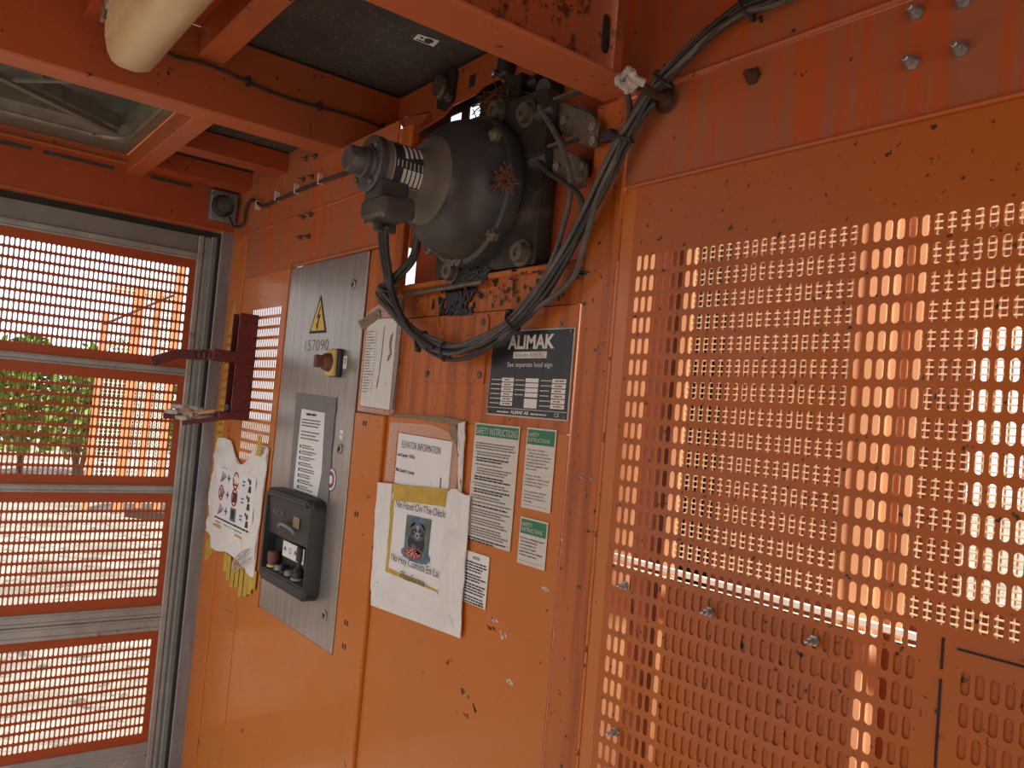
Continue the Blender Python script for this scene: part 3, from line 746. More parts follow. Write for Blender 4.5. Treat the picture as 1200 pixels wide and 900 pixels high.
# ================================================================ THE MACHINE
MXC, MZC = 1.495, 2.036
mo = empty('safety_motor', (MXC, 0, 1.88), 'dark grey domed safety brake machine with nameplate and end cap', 'machine')
mb = MB('oily_and_recess_dark'); mb.prism([(1.366, -.004, 1.876), (1.694, -.004, 1.876), (1.70, -.004, 1.884), (1.70, -.004, 2.19), (1.685, -.004, 2.205), (1.50, -.004, 2.205), (1.36, -.004, 2.08), (1.36, -.004, 1.884)], (0, .034, 0)); pl = mb.build('mounting_plate', mo)
for px, py in ((613, 297), (531, 319), (620, 134), (585, 132)):
    x, _, z = W(px, py, -.004); mb = MB('bolt_dirty'); mb.lathe([(0, .026), (.006, .026), (.006, .019), (.018, .018), (.018, .008), (.014, .007)], (x, -.004, z), (0, -1, 0), 20); mb.build('bolt', pl, True)
mb = MB('motor_grey'); mb.lathe([(0, .150), (.018, .151), (.028, .149), (.032, .143)], (MXC, -.004, MZC), (0, -1, 0), 56); mb.build('flange', mo, True)
mb = MB('motor_grey'); mb.lathe([(0, .141), (.015, .139), (.035, .134), (.052, .127), (.068, .116), (.082, .102), (.091, .090), (.096, .080)], (MXC, -.030, MZC), (0, -1, 0), 64); dome = mb.build('dome_cover', mo, True)
mb = MB('motor_dusty'); mb.lathe([(0, .090), (.012, .086), (.020, .077), (.026, .064), (.034, .055), (.05, .052)], (MXC, -.112, MZC), (0, -1, 0), 40); mb.build('neck', mo, True)
mb = MB('motor_dusty'); mb.lathe([(0, .0505), (.088, .0505), (.090, .049)], (MXC, -.148, MZC), (0, -1, 0), 40); cy = mb.build('cylinder', mo, True)
mb = MB('motor_grey'); mb.lathe([(0, .053), (.014, .053), (.016, .050), (.016, .036), (.022, .034)], (MXC, -.234, MZC), (0, -1, 0), 40); disc = mb.build('end_disc', mo, True)
mb = MB('motor_grey'); mb.lathe([(0, .029), (.008, .029), (.010, .0255), (.034, .0245), (.038, .021), (.038, .010)], (MXC, -.254, MZC), (0, -1, 0), 28); mb.build('end_cap', mo, True)
for a in (40, 150, 215, 300):
    a = math.radians(a); mb = MB('bolt_dirty'); mb.lathe([(0, .006), (.006, .006), (.008, .003)], (MXC + .043 * math.cos(a), -.249, MZC + .043 * math.sin(a)), (0, -1, 0), 8); mb.build('bolt', disc)
def cylpatch(mb, r, y0, y1, a0, a1, n=14):
    vs = []; fs = []
    for k in range(n + 1):
        a = math.radians(a0 + (a1 - a0) * k / n)
        for y in (y0, y1): vs.append((MXC + r * math.cos(a), y, MZC + r * math.sin(a)))
    for k in range(n): fs.append((2 * k, 2 * k + 1, 2 * k + 3, 2 * k + 2))
    mb.add(vs, fs)
mb = MB('plate_edge'); cylpatch(mb, .0512, -.222, -.153, -46, 62); np_ = mb.build('nameplate', mo)
mb = MB('ink'); cylpatch(mb, .0515, -.220, -.155, -44, 60); mb.m('print_white')
for k in range(5): y = -.203 + k * .0093; cylpatch(mb, .0518, y, y + .0064, -41, -8, 6)
for k in range(4): y = -.200 + k * .0105; cylpatch(mb, .0518, y, y + .0058, 14 + 3 * k, 52, 6)
for k in range(7): y = -.216 + k * .0085; cylpatch(mb, .0518, y, y + .0016, -6, 8, 3)
mb.build('print', np_)
# terminal box under the cylinder
mb = MB('motor_grey'); mb.box(1.478, 1.540, -.243, -.184, 1.965, 2.005, .003); mb.box(1.474, 1.566, -.247, -.180, 1.934, 1.972, .006); jb2 = mb.build('terminal_box', mo)
for dx, dy in ((1.482, -.24), (1.558, -.24), (1.558, -.187)):
    mb = MB('bolt_dirty'); mb.cyl((dx, dy, 1.929), (dx, dy, 1.936), .004, 8); mb.build('screw', jb2)
for y in (-.215, -.188): mb = MB('dark_steel'); mb.cyl((1.49, y, 1.920), (1.49, y, 1.936), .009, 10); mb.build('cable_gland', jb2)
# plugs on the dome rim
for px, py, yy in ((577, 275, -.075), (580, 158, -.075), (531, 305, -.036), (538, 305, -.036), (503, 292, -.036)):
    x, _, z = W(px, py, yy); mb = MB('bolt_dirty'); mb.lathe([(0, .013), (.010, .013), (.013, .008), (.016, .007)], (x, yy + .006, z), (0, -1, 0), 6); mb.build('bolt', dome)
# clump of nest material stuck to the rim
rnd = random.Random(3); mb = MB('nest')
c = Vector(W(592, 211, -.065))
for k in range(70):
    p = c + Vector((rnd.gauss(0, .010), rnd.gauss(0, .006), rnd.gauss(0, .009))); d = Vector((rnd.gauss(0, 1), rnd.gauss(0, 1), rnd.gauss(0, 1))).normalized() * rnd.uniform(.008, .018)
    mb.tube([p - d, p + d * .3 + Vector((0, 0, .002)), p + d], .0011, 4)
tag(mb.build('nest_clump'), 'tuft of brown nest straw stuck on the machine rim', 'straw')
mb = MB('nest'); c = Vector(W(585, 122, .05))
for k in range(160):
    p = c + Vector((rnd.gauss(0, .03), rnd.gauss(0, .014), rnd.gauss(0, .015))); d = Vector((rnd.gauss(0, 1), rnd.gauss(0, 1), rnd.gauss(0, .6))).normalized() * rnd.uniform(.01, .03)
    mb.tube([p - d, p + d * .3 + Vector((0, 0, .003)), p + d], .0014, 4)
tag(mb.build('bird_nest'), 'dark bird nest of straw on top of the machine', 'nest')
# blackened frame over the machine
mb = MB('oily_and_recess_dark'); mb.box(1.45, 1.62, .031, .10, 2.16, 2.215, .003); mb.box(1.49, 1.55, .04, .10, 2.215, 2.29, .004); mb.cyl((1.46, .07, 2.27), (1.58, .07, 2.27), .018, 12)
tag(mb.build('machine_bracket'), 'oily black steel bracket above the domed machine', 'bracket')
mb = MB('dark_steel'); mb.lathe([(0, .024), (.04, .024), (.05, .018)], W(655, 108, .09), (.2, -1, -.2), 18); tag(mb.build('pulley_end', None, True), 'dark round roller end above the upper switch bracket', 'roller')

# switch brackets right of the machine
def bracket(poly, swp, bolts, lab):
    b = empty('switch_bracket', (*WX(*poly[0])[:1], 0, WX(*poly[0])[1]), lab, 'bracket', None)
    mb = MB('bolt_dirty'); mb.sheet([WX(px, py, -.02) for px, py in poly], -.02, .004); plt = mb.build('plate', b)
    xz = [WX(px, py, -.02) for px, py in poly]
    mb = MB('bolt_dirty'); mb.box(xz[0][0], xz[1][0], -.034, -.02, xz[0][1] - .004, xz[0][1] + .001); mb.build('folded_edge', plt)
    mb = MB('dark_steel'); x, _, z = W(*swp, -.02); mb.cyl((x - .03, -.02, z), (x + .015, -.02, z), .016, 14); mb.cyl((x - .04, -.02, z), (x - .03, -.02, z), .011, 12); mb.build('switch_body', b)
    for p in bolts:
        x, _, z = W(*p, -.024); mb = MB('bolt_steel'); mb.lathe([(0, .008), (.005, .008), (.005, .004), (.003, .0035)], (x, -.020, z), (0, -1, 0), 10); mb.build('bolt', plt)
    mb = MB('oily_and_recess_dark'); x, _, z = W(*swp, 0); mb.box(xz[0][0] + .01, xz[0][0] + .05, -.018, .03, xz[0][1] - .05, xz[0][1] - .02); mb.build('spacer', b)
bracket([(655, 118), (692, 134), (702, 144), (700, 172), (693, 173), (668, 164), (655, 150)], (648, 130), [(694, 148), (694, 165), (660, 141)], 'upper grey switch bracket on the red recess panel')
bracket([(648, 173), (676, 182), (688, 194), (686, 218), (678, 221), (660, 213), (647, 205)], (640, 186), [(680, 197), (679, 212), (651, 196)], 'lower grey switch bracket on the red recess panel')

# ================================================================ CABLES
main = [(935, -12, -.02), (905, 4, -.02), (875, 13, -.022), (837, 38, -.024), (804, 69, -.026), (779, 95, -.028), (762, 114, -.03), (746, 138, -.03), (731, 163, -.03), (717, 192, -.03), (700, 228, -.03), (682, 262, -.03), (664, 295, -.03), (641, 332, -.032), (620, 360, -.036), (601, 379, -.04), (578, 396, -.044), (555, 408, -.046), (532, 413, -.048), (510, 407, -.046), (491, 396, -.044), (473, 379, -.040), (459, 361, -.038), (449, 347, -.036), (446, 338, -.036)]
endA = [(453, 333, -.036), (466, 322, -.034), (480, 307, -.032), (487, 293, -.03), (489, 278, -.03)]
base = [Vector(W(*p)) for p in main]
labels = 'cable of the sagging black bundle between the right post and the machine'
def strand(i, base, extra, lo, hi, r, mat, amp, ph, tw, name='cable', label=labels, grp='cables in the hanging bundle'):
    P = []; sub = base[lo:hi]
    for k, p in enumerate(sub):
        t = (sub[min(k + 1, len(sub) - 1)] - sub[max(k - 1, 0)]).normalized(); u = t.cross(Vector((0, 1, 0))).normalized()
        a = ph + tw * (k + lo) * .25; wob = 1 + .35 * math.sin(k * 1.3 + i * 2.1)
        P.append(p + u * (amp * wob * math.cos(a)) + Vector((0, -1, 0)) * (amp * .6 * math.sin(a)))
    P += extra
    return cable(name, P, r, mat, label, grp)
eA = [Vector(W(*p)) for p in endA]
nm = ['thick black', 'dusty grey', 'thin black', 'smooth dark', 'pale grey', 'scuffed black', 'thin brown', 'twisted black', 'slim dark']
for i in range(9):
    off = Vector((.007 * math.cos(i * .7), -.005 * math.sin(i * .7), .007 * math.sin(i * 1.4)))
    strand(i, base, [e + off for e in eA], 0 if i < 5 else 6, 25, (.0048, .0040, .0036)[i % 3], 'cable_grey' if i in (1, 4, 6) else 'cable_black', .0115 if i else .002, i * .785, .5 if i % 2 else -.4, label=nm[i] + ' cable' + (' running on along the upper wall' if i < 5 else ' starting at the right post') + ' in the sagging bundle')
# three more that only run from the machine switches into the bundle
for i, (pp, mat) in enumerate([([(632, 124, -.03), (640, 138, -.035), (655, 165, -.04), (667, 200, -.04), (668, 230, -.035), (660, 265, -.03), (650, 298, -.03), (632, 338, -.03), (606, 368, -.034), (578, 390, -.04), (545, 404, -.044), (512, 412, -.045)], 'cable_grey'),
                                ([(628, 183, -.03), (640, 200, -.035), (660, 213, -.04), (678, 228, -.04), (682, 248, -.036), (672, 270, -.03), (656, 300, -.03), (630, 345, -.03), (600, 375, -.036), (560, 403, -.044), (520, 412, -.046), (490, 404, -.044)], 'cable_black'),
                                ([(735, 110, -.025), (738, 125, -.025), (736, 145, -.025), (731, 160, -.028), (724, 180, -.034), (700, 232, -.034), (685, 285, -.034), (672, 325, -.03), (645, 350, -.03), (612, 372, -.036), (585, 398, -.048)], 'cable_grey')]):
    cable('cable', [W(*p) for p in pp], .0050, mat, ['grey cable from the upper switch bracket into the hanging bundle', 'black cable from the lower switch bracket into the hanging bundle', 'thin cable from the knotted rag down into the hanging bundle'][i])
for i in range(3):
    dx = (i - 1) * 3.5
    cable('cable', [(1.49 + .006 * (i - 1), -.20, 1.926)] + [W(*p) for p in ((449 + dx, 268, -.15), (450 + dx, 290, -.10), (453 + dx, 312, -.06), (457 + dx * .6, 335, -.044), (466 + dx * .5, 362, -.050), (482, 388, -.054), (505 + dx, 408, -.056))], .0052, 'cable_black', 'black cable dropping from the motor terminal box into the bundle', 'cables below the terminal box')
# cable ties
def tie(px, py, Y, ang, r, where, head=True):
    label = 'black cable tie on the bundle ' + where
    c = Vector(W(px, py, Y)); u = Vector((math.cos(ang), 0, math.sin(ang))); v = Vector((0, 1, 0))
    t = empty('cable_tie', c, label, 'cable tie', 'cable ties')
    mb = MB('tie_black'); mb.tube([c + u * r * math.cos(a) + v * r * .75 * math.sin(a) for a in [k * 2 * math.pi / 20 for k in range(21)]], .0026, 6); mb.build('strap', t, True)
    if head: p = c + u * (r + .004); mb = MB('tie_black'); mb.box(p.x - .006, p.x + .006, p.y - .006, p.y + .006, p.z - .006, p.z + .006, .002); mb.build('tie_head', t)
tie(601, 378, -.04, 2.2, .019, 'beside the ALIMAK plate'); tie(494, 398, -.044, -2.1, .019, 'next to the checklist sheet'); tie(522, 412, -.048, 1.6, .018, 'at the bottom of its sag', head=False); tie(453, 340, -.036, 2.8, .018, 'where it turns up to the machine')
tie(731, 163, -.03, 2.8, .018, 'on the right post'); tie(779, 95, -.028, 2.4, .018, 'under the threaded rod'); tie(876, 12, -.022, 2.0, .018, 'high on the upper right wall')
mb = MB('tie_black'); mb.box(*[W(716, 163)[0] - .006, W(716, 163)[0] + .02], -.02, -.004, W(716, 163)[2] - .009, W(716, 163)[2] + .009, .002); tag(mb.build('tie_mount'), 'black tie mount beside the cables on the right post', 'tie mount')
# threaded rod with a knotted rag
tr = empty('threaded_rod', W(783, 119, 0), 'rusty threaded rod sticking out beside the roof beam', 'rod')
p1 = Vector(W(783, 119, -.004)); p0 = Vector(W(737, 93, -.10))
mb = MB('rust'); mb.cyl(p1, p0, .0062, 10)
d = (p0 - p1).normalized()
for k in range(30):
    c = p1 + d * (.006 + k * (p0 - p1).length / 32); mb.cyl(c, c + d * .0012, .0072, 10)
mb.build('rod', tr)
mb = MB('rust'); mb.lathe([(0, .020), (.003, .020), (.003, .012), (.012, .012)], (p1.x, -.007, p1.z), (0, -1, 0), 12); mb.build('nut', tr)
rnd = random.Random(5); mb = MB('rag')
c = Vector(W(736, 94, -.10))
for k in range(9):
    a = rnd.uniform(0, 6.28); q = [c + Vector((.012 * math.cos(a + s * .9) * rnd.uniform(.7, 1.2), rnd.uniform(-.008, .008), .012 * math.sin(a + s * .9) * rnd.uniform(.6, 1.3))) for s in range(5)]
    mb.tube(catmull(q, 4), .0048, 6)
mb.tube(catmull([c, c + Vector((.012, 0, -.002)), c + Vector((.024, .01, -.008))], 4), .006, 6)
tag(mb.build('rag_knot', None, True), 'off-white rag knotted on the threaded rod end', 'rag')
# bolts on the upper right wall
def wbolt(px, py, r, mat, label, grp=None, nut=True):
    x, _, z = W(px, py, -.006)
    b = empty('wall_bolt', (x, -.006, z), label, 'bolt', grp)
    mb = MB(mat); mb.lathe([(0, r * 1.5), (.003, r * 1.5), (.003, r), (.011, r)], (x, -.003, z), (0, -1, 0), 6 if nut else 16); mb.build('nut', b)
    mb = MB(mat); mb.lathe([(0, r * .55), (.019, r * .55), (.02, r * .4)], (x, -.003, z), (0, -1, 0), 10); mb.build('stud', b)
wbolt(882, 89, .0085, 'rust', 'single dark rusty bolt on the upper wall beside the cables')
for p in ((1073, 14), (1125, 57), (1068, 73), (1128, 0)): wbolt(*p, .0068, 'bolt_steel', 'pale dirty bolt stud on the upper right wall', 'pale bolts on the upper right wall')
for p in ((732, 686), (831, 717), (953, 751), (720, 858)): wbolt(*p, .0045, 'bolt_steel', 'shiny hex bolt holding the slotted panel', 'bolts of the slotted panel')
# ================================================================ ELECTRICAL CABINET
cb = empty('electrical_cabinet', (.8, 0, .985), 'brushed steel electrical cabinet set into the orange wall', 'cabinet')
YC = -.008
mb = MB('brushed_steel'); mb.box(.563, 1.049, YC, .02, .990, 1.972, .002); door = mb.build('door', cb)
mb = MB('dark_steel'); mb.box(.563, 1.049, .02, .024, .99, 1.972); mb.build('body', cb)
for x, z in ((.983, 1.893), (.993, 1.481), (.994, 1.07)):
    mb = MB('bolt_steel'); mb.lathe([(0, .013), (.003, .013), (.004, .009), (.002, .008)], (x, YC, z), (0, -1, 0), 20); lk_ = mb.build('lock', door)
    mb = MB('ink'); mb.disc((x, z), .0055, YC - .0045, .003, 3); mb.build('key_slot', lk_)
mb = MB('ink'); text(mb, '157090', .718, 1.728, .030, YC - .0004, 'ink_soft', width=.150, bold=-.008); mb.build('number', door, label='grey stencilled number 157090')
mb = MB('ink'); tri = [(.793, 1.880), (.848, 1.775), (.738, 1.775)]; mb.sheet(tri, YC - .001, .001)
c = (sum(p[0] for p in tri) / 3, sum(p[1] for p in tri) / 3)
mb.m('warn_yellow'); mb.sheet([(c[0] + (p[0] - c[0]) * .80, c[1] + (p[1] - c[1]) * .80) for p in tri], YC - .0014, .0004)
mb.m('ink'); mb.sheet([(.797, 1.849), (.780, 1.815), (.793, 1.817), (.784, 1.792), (.781, 1.797), (.790, 1.783), (.796, 1.797), (.791, 1.795), (.805, 1.826), (.792, 1.824), (.802, 1.849)], YC - .0018, .0004)
tag(mb.build('warning_triangle'), 'yellow high voltage warning triangle on the steel cabinet', 'sticker')
# rotary switch
rs = empty('rotary_switch', (.93, YC, 1.66), 'yellow rotary main switch with brown knob on the cabinet', 'switch')
mb = MB('black_plastic'); mb.box(.908, .962, YC - .012, YC, 1.658, 1.730, .003); mb.build('base', rs)
mb = MB('switch_yellow'); mb.box(.903, .955, YC - .022, YC - .011, 1.660, 1.728, .003); mb.build('face_plate', rs)
mb = MB('knob_red'); mb.lathe([(0, .024), (.012, .022), (.020, .016)], (.929, YC - .022, 1.694), (0, -1, 0), 24); mb.box(.922, .936, YC - .062, YC - .034, 1.678, 1.710, .004); mb.build('knob', rs)
mb = MB('sticker_white'); mb.rect(.966, .985, 1.680, 1.712, YC - .0008); mb.m('ink'); mb.sheet([(.972, 1.69), (.978, 1.694), (.980, 1.706), (.974, 1.708), (.976, 1.699)], YC - .0012, .0004)
tag(mb.build('switch_label'), 'tiny white label right of the rotary switch', 'sticker')
mb = MB('sticker_white'); mb.rect(.984, 1.002, 1.505, 1.527, YC - .0008); mb.m('ink'); mb.disc((.989, 1.517), .002, YC - .0012, .0004, 8); mb.disc((.996, 1.515), .002, YC - .0012, .0004, 8)
tag(mb.build('lock_label'), 'tiny white label above the middle cabinet lock', 'sticker')
mb = MB('blue_print'); x, z = WX(388, 562, YC); mb.disc((x, z), .030, YC - .0008, .0008, 28); mb.m('sticker_white'); mb.ring((x, z), .021, .027, YC - .0013, 28); mb.m('red_print'); mb.disc((x, z), .018, YC - .0012, .0004, 24); mb.m('sticker_white'); mb.disc((x, z), .011, YC - .0016, .0004, 20)
tag(mb.build('round_sticker'), 'round red and blue sticker half under the duct tape', 'sticker')

# wrinkled sheet helper
def hashn(a, b): return math.sin(a * 12.9898 + b * 78.233) * 43758.5453 % 1
def vnoise(x, y):
    i, j = math.floor(x), math.floor(y); fx, fy = x - i, y - j; fx = fx * fx * (3 - 2 * fx); fy = fy * fy * (3 - 2 * fy)
    return (hashn(i, j) * (1 - fx) + hashn(i + 1, j) * fx) * (1 - fy) + (hashn(i, j + 1) * (1 - fx) + hashn(i + 1, j + 1) * fx) * fy
def patch(mb, tl, tr, br, bl, y, amp, nu=16, nv=16, seed=0., fu=6, fv=6, top=None, bot=None, flat=None, th=.001):
    vs = []
    for j in range(nv + 1):
        for i in range(nu + 1):
            u, v = i / nu, j / nv
            ax = tl[0] * (1 - u) + tr[0] * u; az = tl[1] * (1 - u) + tr[1] * u + (top(u) if top else 0)
            bx_ = bl[0] * (1 - u) + br[0] * u; bz = bl[1] * (1 - u) + br[1] * u + (bot(u) if bot else 0)
            d = abs(vnoise(u * fu + seed, v * fv + seed * 2) - .5) * 1.3 + .5 * abs(vnoise(u * fu * 2.3 + seed + 9, v * fv * 2.1 + 4) - .5)
            k = amp * (flat(u, v) if flat else 1)
            ragx = .006 * (vnoise(v * 9 + seed, seed) - .5) * (u < .001 or u > .999)
            vs.append((ax * (1 - v) + bx_ * v + ragx, y - k * d, az * (1 - v) + bz * v))
    w_ = nu + 1; fs = [(j * w_ + i, j * w_ + i + 1, (j + 1) * w_ + i + 1, (j + 1) * w_ + i) for j in range(nv) for i in range(nu)]
    n0 = len(vs); vs2 = vs + [(p[0], y + th, p[2]) for p in vs]
    ring = [i for i in range(w_)] + [j * w_ + nu for j in range(1, nv + 1)] + [nv * w_ + i for i in range(nu - 1, -1, -1)] + [j * w_ for j in range(nv - 1, 0, -1)]
    fs += [(ring[k], ring[(k + 1) % len(ring)], ring[(k + 1) % len(ring)] + n0, ring[k] + n0) for k in range(len(ring))]
    fs += [tuple(ring[k] + n0 for k in range(len(ring)))]
    mb.add(vs2, fs); return mb
# taped instruction sheet
ins = empty('instruction_sheet', (WX(365, 560)[0], YC, 1.36), 'narrow white instruction sheet framed with grey duct tape on the cabinet', 'sheet')
pp = [WX(*p, YC) for p in ((355, 479), (382, 484), (379, 540), (378, 556), (373, 582), (345, 572))]
mb = MB('paper'); mb.sheet(pp, YC - .0035, .0008); pa = mb.build('paper', ins)
for q, sd in (((348, 460), (395, 466), (394, 486), (347, 481), ), 1), (((347, 478), (356, 480), (349, 574), (339, 580)), 2), (((381, 482), (393, 484), (385, 590), (373, 582)), 3):
    mb = MB('tape_grey'); patch(mb, *[WX(*p, YC) for p in q], YC - .002, .002, 8, 12, sd, 3, 5); mb.build('duct_tape', ins)
mb = MB('ink'); x0, z0 = pp[0]; y = YC - .0040
greek(mb, x0 + .035, x0 + .115, z0 - .016, 1, .01, .006, y, 'ink')
greek(mb, x0 + .01, x0 + .13, z0 - .030, 3, .008, .0035, y, 'ink_soft', .3)
greek(mb, x0 + .012, x0 + .13, z0 - .062, 3, .009, .0035, y, 'ink_soft', .4)
for k in range(9):
    zz = z0 - .105 - k * .0155; mb.m('ink'); mb.rect(x0 + .012 + k * .001, x0 + .020 + k * .001, zz, zz + .008, y, .0003)
    greek(mb, x0 + .028, x0 + .12, zz + .006, 2, .006, .003, y, 'ink_soft', .5)
mb.build('print', ins)

# control box
CB0, CB1, CZ0, CZ1 = .634, .950, 1.090, 1.345
ct = empty('control_box', ((CB0 + CB1) / 2, YC, CZ0), 'black plastic control box with lid, red knob and joystick on the cabinet', 'control box')
FY = YC - .040
ro = [(x, z) for x, z in rrect(CB0, CB1, CZ0, CZ1, .028, 5)]; ri = [(x, z) for x, z in rrect(CB0 + .020, CB1 - .011, CZ0 + .030, CZ1 - .018, .012, 5)]
n = len(ro); mb = MB('black_plastic')
mb.add([(x, YC, z) for x, z in ro] + [(x, FY + .008, z) for x, z in ro] + [(x * .96 + .04 * (CB0 + CB1) / 2, FY, z * .96 + .04 * (CZ0 + CZ1) / 2) for x, z in ro] + [(x, FY, z) for x, z in ri] + [(x, YC - .004, z) for x, z in ri],
       [(k + a * n, (k + 1) % n + a * n, (k + 1) % n + (a + 1) * n, k + (a + 1) * n) for a in range(4) for k in range(n)] + [tuple(range(4 * n, 5 * n))])
mb.build('housing', ct, True)
mb = MB('black_plastic'); mb.prism([(CB0 + .021, FY + .004, CZ1 - .022), (CB1 - .021, FY + .004, CZ1 - .022), (CB1 - .021, FY + .012, 1.222), (CB0 + .021, FY + .012, 1.222)], (0, .006, 0)); lid = mb.build('lid', ct)
mb = MB('black_plastic'); mb.cyl((CB0 + .03, FY + .004, CZ1 - .016), (CB1 - .03, FY + .004, CZ1 - .016), .007, 10); mb.build('hinge', lid)
mb = MB('ink_soft'); text(mb, 'ALIMAK', .690, 1.280, .016, FY + .004, 'ink_soft', bold=.01); mb.build('lettering', lid)
mb = MB('ink_brown'); mb.rect(.832, .872, 1.262, 1.290, FY + .0045, .0006); mb.build('badge', lid)
mb = MB('knob_grey'); mb.tube([(.80 + .05 * math.cos(a), FY + .004 - .010 * math.sin(a), 1.228 + .014 * math.sin(a) + .02) for a in [math.pi * k / 12 for k in range(13)]], .005, 8); mb.build('pull_handle', lid, True)
mb = MB('sticker_white'); mb.rect(.745, .885, 1.172, 1.212, FY + .020, .001); ls = mb.build('legend_strip', ct)
mb = MB('ink')
for k in range(4):
    x = .762 + k * .034; mb.m('ink_soft'); mb.ring((x, 1.192), .006, .008, FY + .0194, 14) if k % 2 else mb.sheet([(x - .007, 1.188), (x + .007, 1.188), (x + .007, 1.194), (x, 1.200), (x - .007, 1.194)], FY + .0194, .0004)
mb.build('print', ls)
mb = MB('black_plastic'); mb.prism([(CB0 + .02, FY + .002, CZ0 + .028), (CB0 + .02, YC - .004, CZ0 + .028), (CB0 + .02, YC - .004, CZ0 + .052), (CB0 + .02, FY + .002, CZ0 + .036)], (CB1 - CB0 - .04, 0, 0)); mb.build('button_shelf', ct)
SZ = CZ0 + .042; SY = FY + .017
mb = MB('switch_yellow'); mb.lathe([(0, .016), (.006, .016)], (.695, SY, SZ), (0, 0, 1), 20, (1, 0, 0)); es = mb.build('stop_collar', ct)
mb = MB('knob_red'); mb.lathe([(0, .014), (.010, .014), (.010, .0165), (.034, .0165), (.038, .014)], (.695, SY, SZ + .004), (0, 0, 1), 24, (1, 0, 0)); mb.build('stop_button', es, True)
for x in (.742, .812): mb = MB('knob_grey'); mb.lathe([(0, .014), (.007, .014), (.012, .011), (.013, .010)], (x, SY, SZ), (0, 0, 1), 20, (1, 0, 0)); mb.build('push_button', ct, True)
mb = MB('black_plastic'); mb.lathe([(0, .012), (.006, .012)], (.776, SY, SZ), (0, 0, 1), 18, (1, 0, 0)); mb.box(.771, .781, SY - .012, SY + .012, SZ + .006, SZ + .022, .002); mb.build('selector_knob', ct)
mb = MB('knob_grey'); mb.lathe([(0, .019), (.006, .019)], (.868, SY, SZ), (0, 0, 1), 20, (1, 0, 0)); jy = mb.build('joystick_collar', ct)
mb = MB('black_plastic'); mb.lathe([(0, .016), (.006, .015), (.008, .016), (.014, .014), (.016, .015), (.022, .011), (.026, .006), (.040, .005), (.042, .010), (.076, .010), (.079, .007)], (.868, SY, SZ + .006), (0, 0, 1), 18, (1, 0, 0)); mb.build('joystick', jy, True)

# ================================================================ PAPERS AND SIGNS
def paper(name, label, cat, x0, x1, z0, z1, y, mat='paper', wedge=0.0):
    t = empty(name, ((x0 + x1) / 2, y, z0), label, cat)
    mb = MB(mat); mb.sheet([(x0, z0), (x1, z0 - wedge), (x1, z1 - wedge), (x0, z1)], y, .0008); o = mb.build('sheet', t)
    return t, o
YP = -.0035
# data plate
pt = empty('data_plate', (1.706, -.004, 1.597), 'black ALIMAK data plate with white value boxes under the cables', 'sign')
mb = MB('plate_edge'); mb.box(1.589, 1.823, -.0036, -.001, 1.597, 1.757, .001); mb.build('rim', pt)
mb = MB('plate_black'); mb.box(1.592, 1.820, -.0044, -.0030, 1.600, 1.754, .0005); mb.build('face', pt)
mb = MB('print_white'); y = -.0048
text(mb, 'ALIMAK', 1.708, 1.722, .0235, y, 'print_white', 'C', width=.132, bold=.035)
mb.m('print_white'); mb.rect(1.660, 1.755, 1.704, 1.716, y, .0004); text(mb, 'Scando 650 FC', 1.7075, 1.7065, .0072, y - .0004, 'ink_brown', 'C', width=.086)
text(mb, 'See separate load sign', 1.7085, 1.6885, .0085, y, 'print_white', 'C', width=.128)
for cx, n, big in ((1.632, 6, 0), (1.703, 4, 1), (1.776, 6, 0)):
    for k in range(n):
        zz = 1.668 - k * .0088; mb.m('sticker_white'); mb.rect(cx, cx + .036, zz - .0072, zz, y, .0004)
        if not big:
            greek(mb, cx + .008, cx + .032, zz - .005, 1, .01, .0028, y - .0005, 'ink_brown', .4)
        greek(mb, cx - (.033 if cx < 1.70 else .030), cx - .002, zz - .0045, 1, .01, .0018, y, 'print_white', .1)
    if big: mb.m('sticker_white'); mb.rect(cx, cx + .036, 1.615, 1.6315, y, .0004)
mb.m('print_white'); mb.rect(1.592, 1.820, 1.6115, 1.6125, y, .0003)
greek(mb, 1.625, 1.662, 1.6035, 1, .01, .0026, y, 'print_white', 0); text(mb, 'ALIMAK AB', 1.666, 1.6030, .0058, y, 'print_white', width=.052, bold=.03)
greek(mb, 1.724, 1.768, 1.6035, 1, .01, .0026, y, 'print_white', 0)
text(mb, 'CE', 1.788, 1.6030, .0065, y, 'print_white', width=.013)
mb.build('print', pt)
for x in (1.597, 1.815):
    for z in (1.604, 1.750): mb = MB('bolt_dirty'); mb.lathe([(0, .0035), (.0015, .0035), (.002, .002)], (x, -.0044, z), (0, -1, 0), 8); mb.build('rivet', pt)
# safety signs
def safety(label, x0, x1, z0, z1, band, title, th_):
    t, o = paper('safety_sign', label, 'sign', x0, x1, z0, z1, YP, 'sticker')
    mb = MB('green_print'); mb.rect(x0 + .003, x1 - .003, z1 - band - .003, z1 - .003, YP - .0004, .0004)
    mb.m('ink_soft'); mb.rect(x0 + .003, x1 - .003, z0 + .006, z0 + .0065, YP - .0003, .0003)
    for k, s in enumerate(title): text(mb, s, x0 + .006, z1 - .003 - band + (len(title) - 1 - k) * th_ * 1.35 + band * .22 - .001, th_, YP - .0008, 'print_white', width=min(x1 - x0 - .012, .115 * len(s) / 19 * (th_ / .009)) if len(title) == 1 else len(s) * th_ * .72, bold=-.005)
    return t, mb
t, mb = safety('tall white safety instructions sign with long text and green band', 1.558, 1.697, 1.357, 1.580, .021, ['SAFETY INSTRUCTIONS'], .0125)
y = YP - .0004; z = 1.541
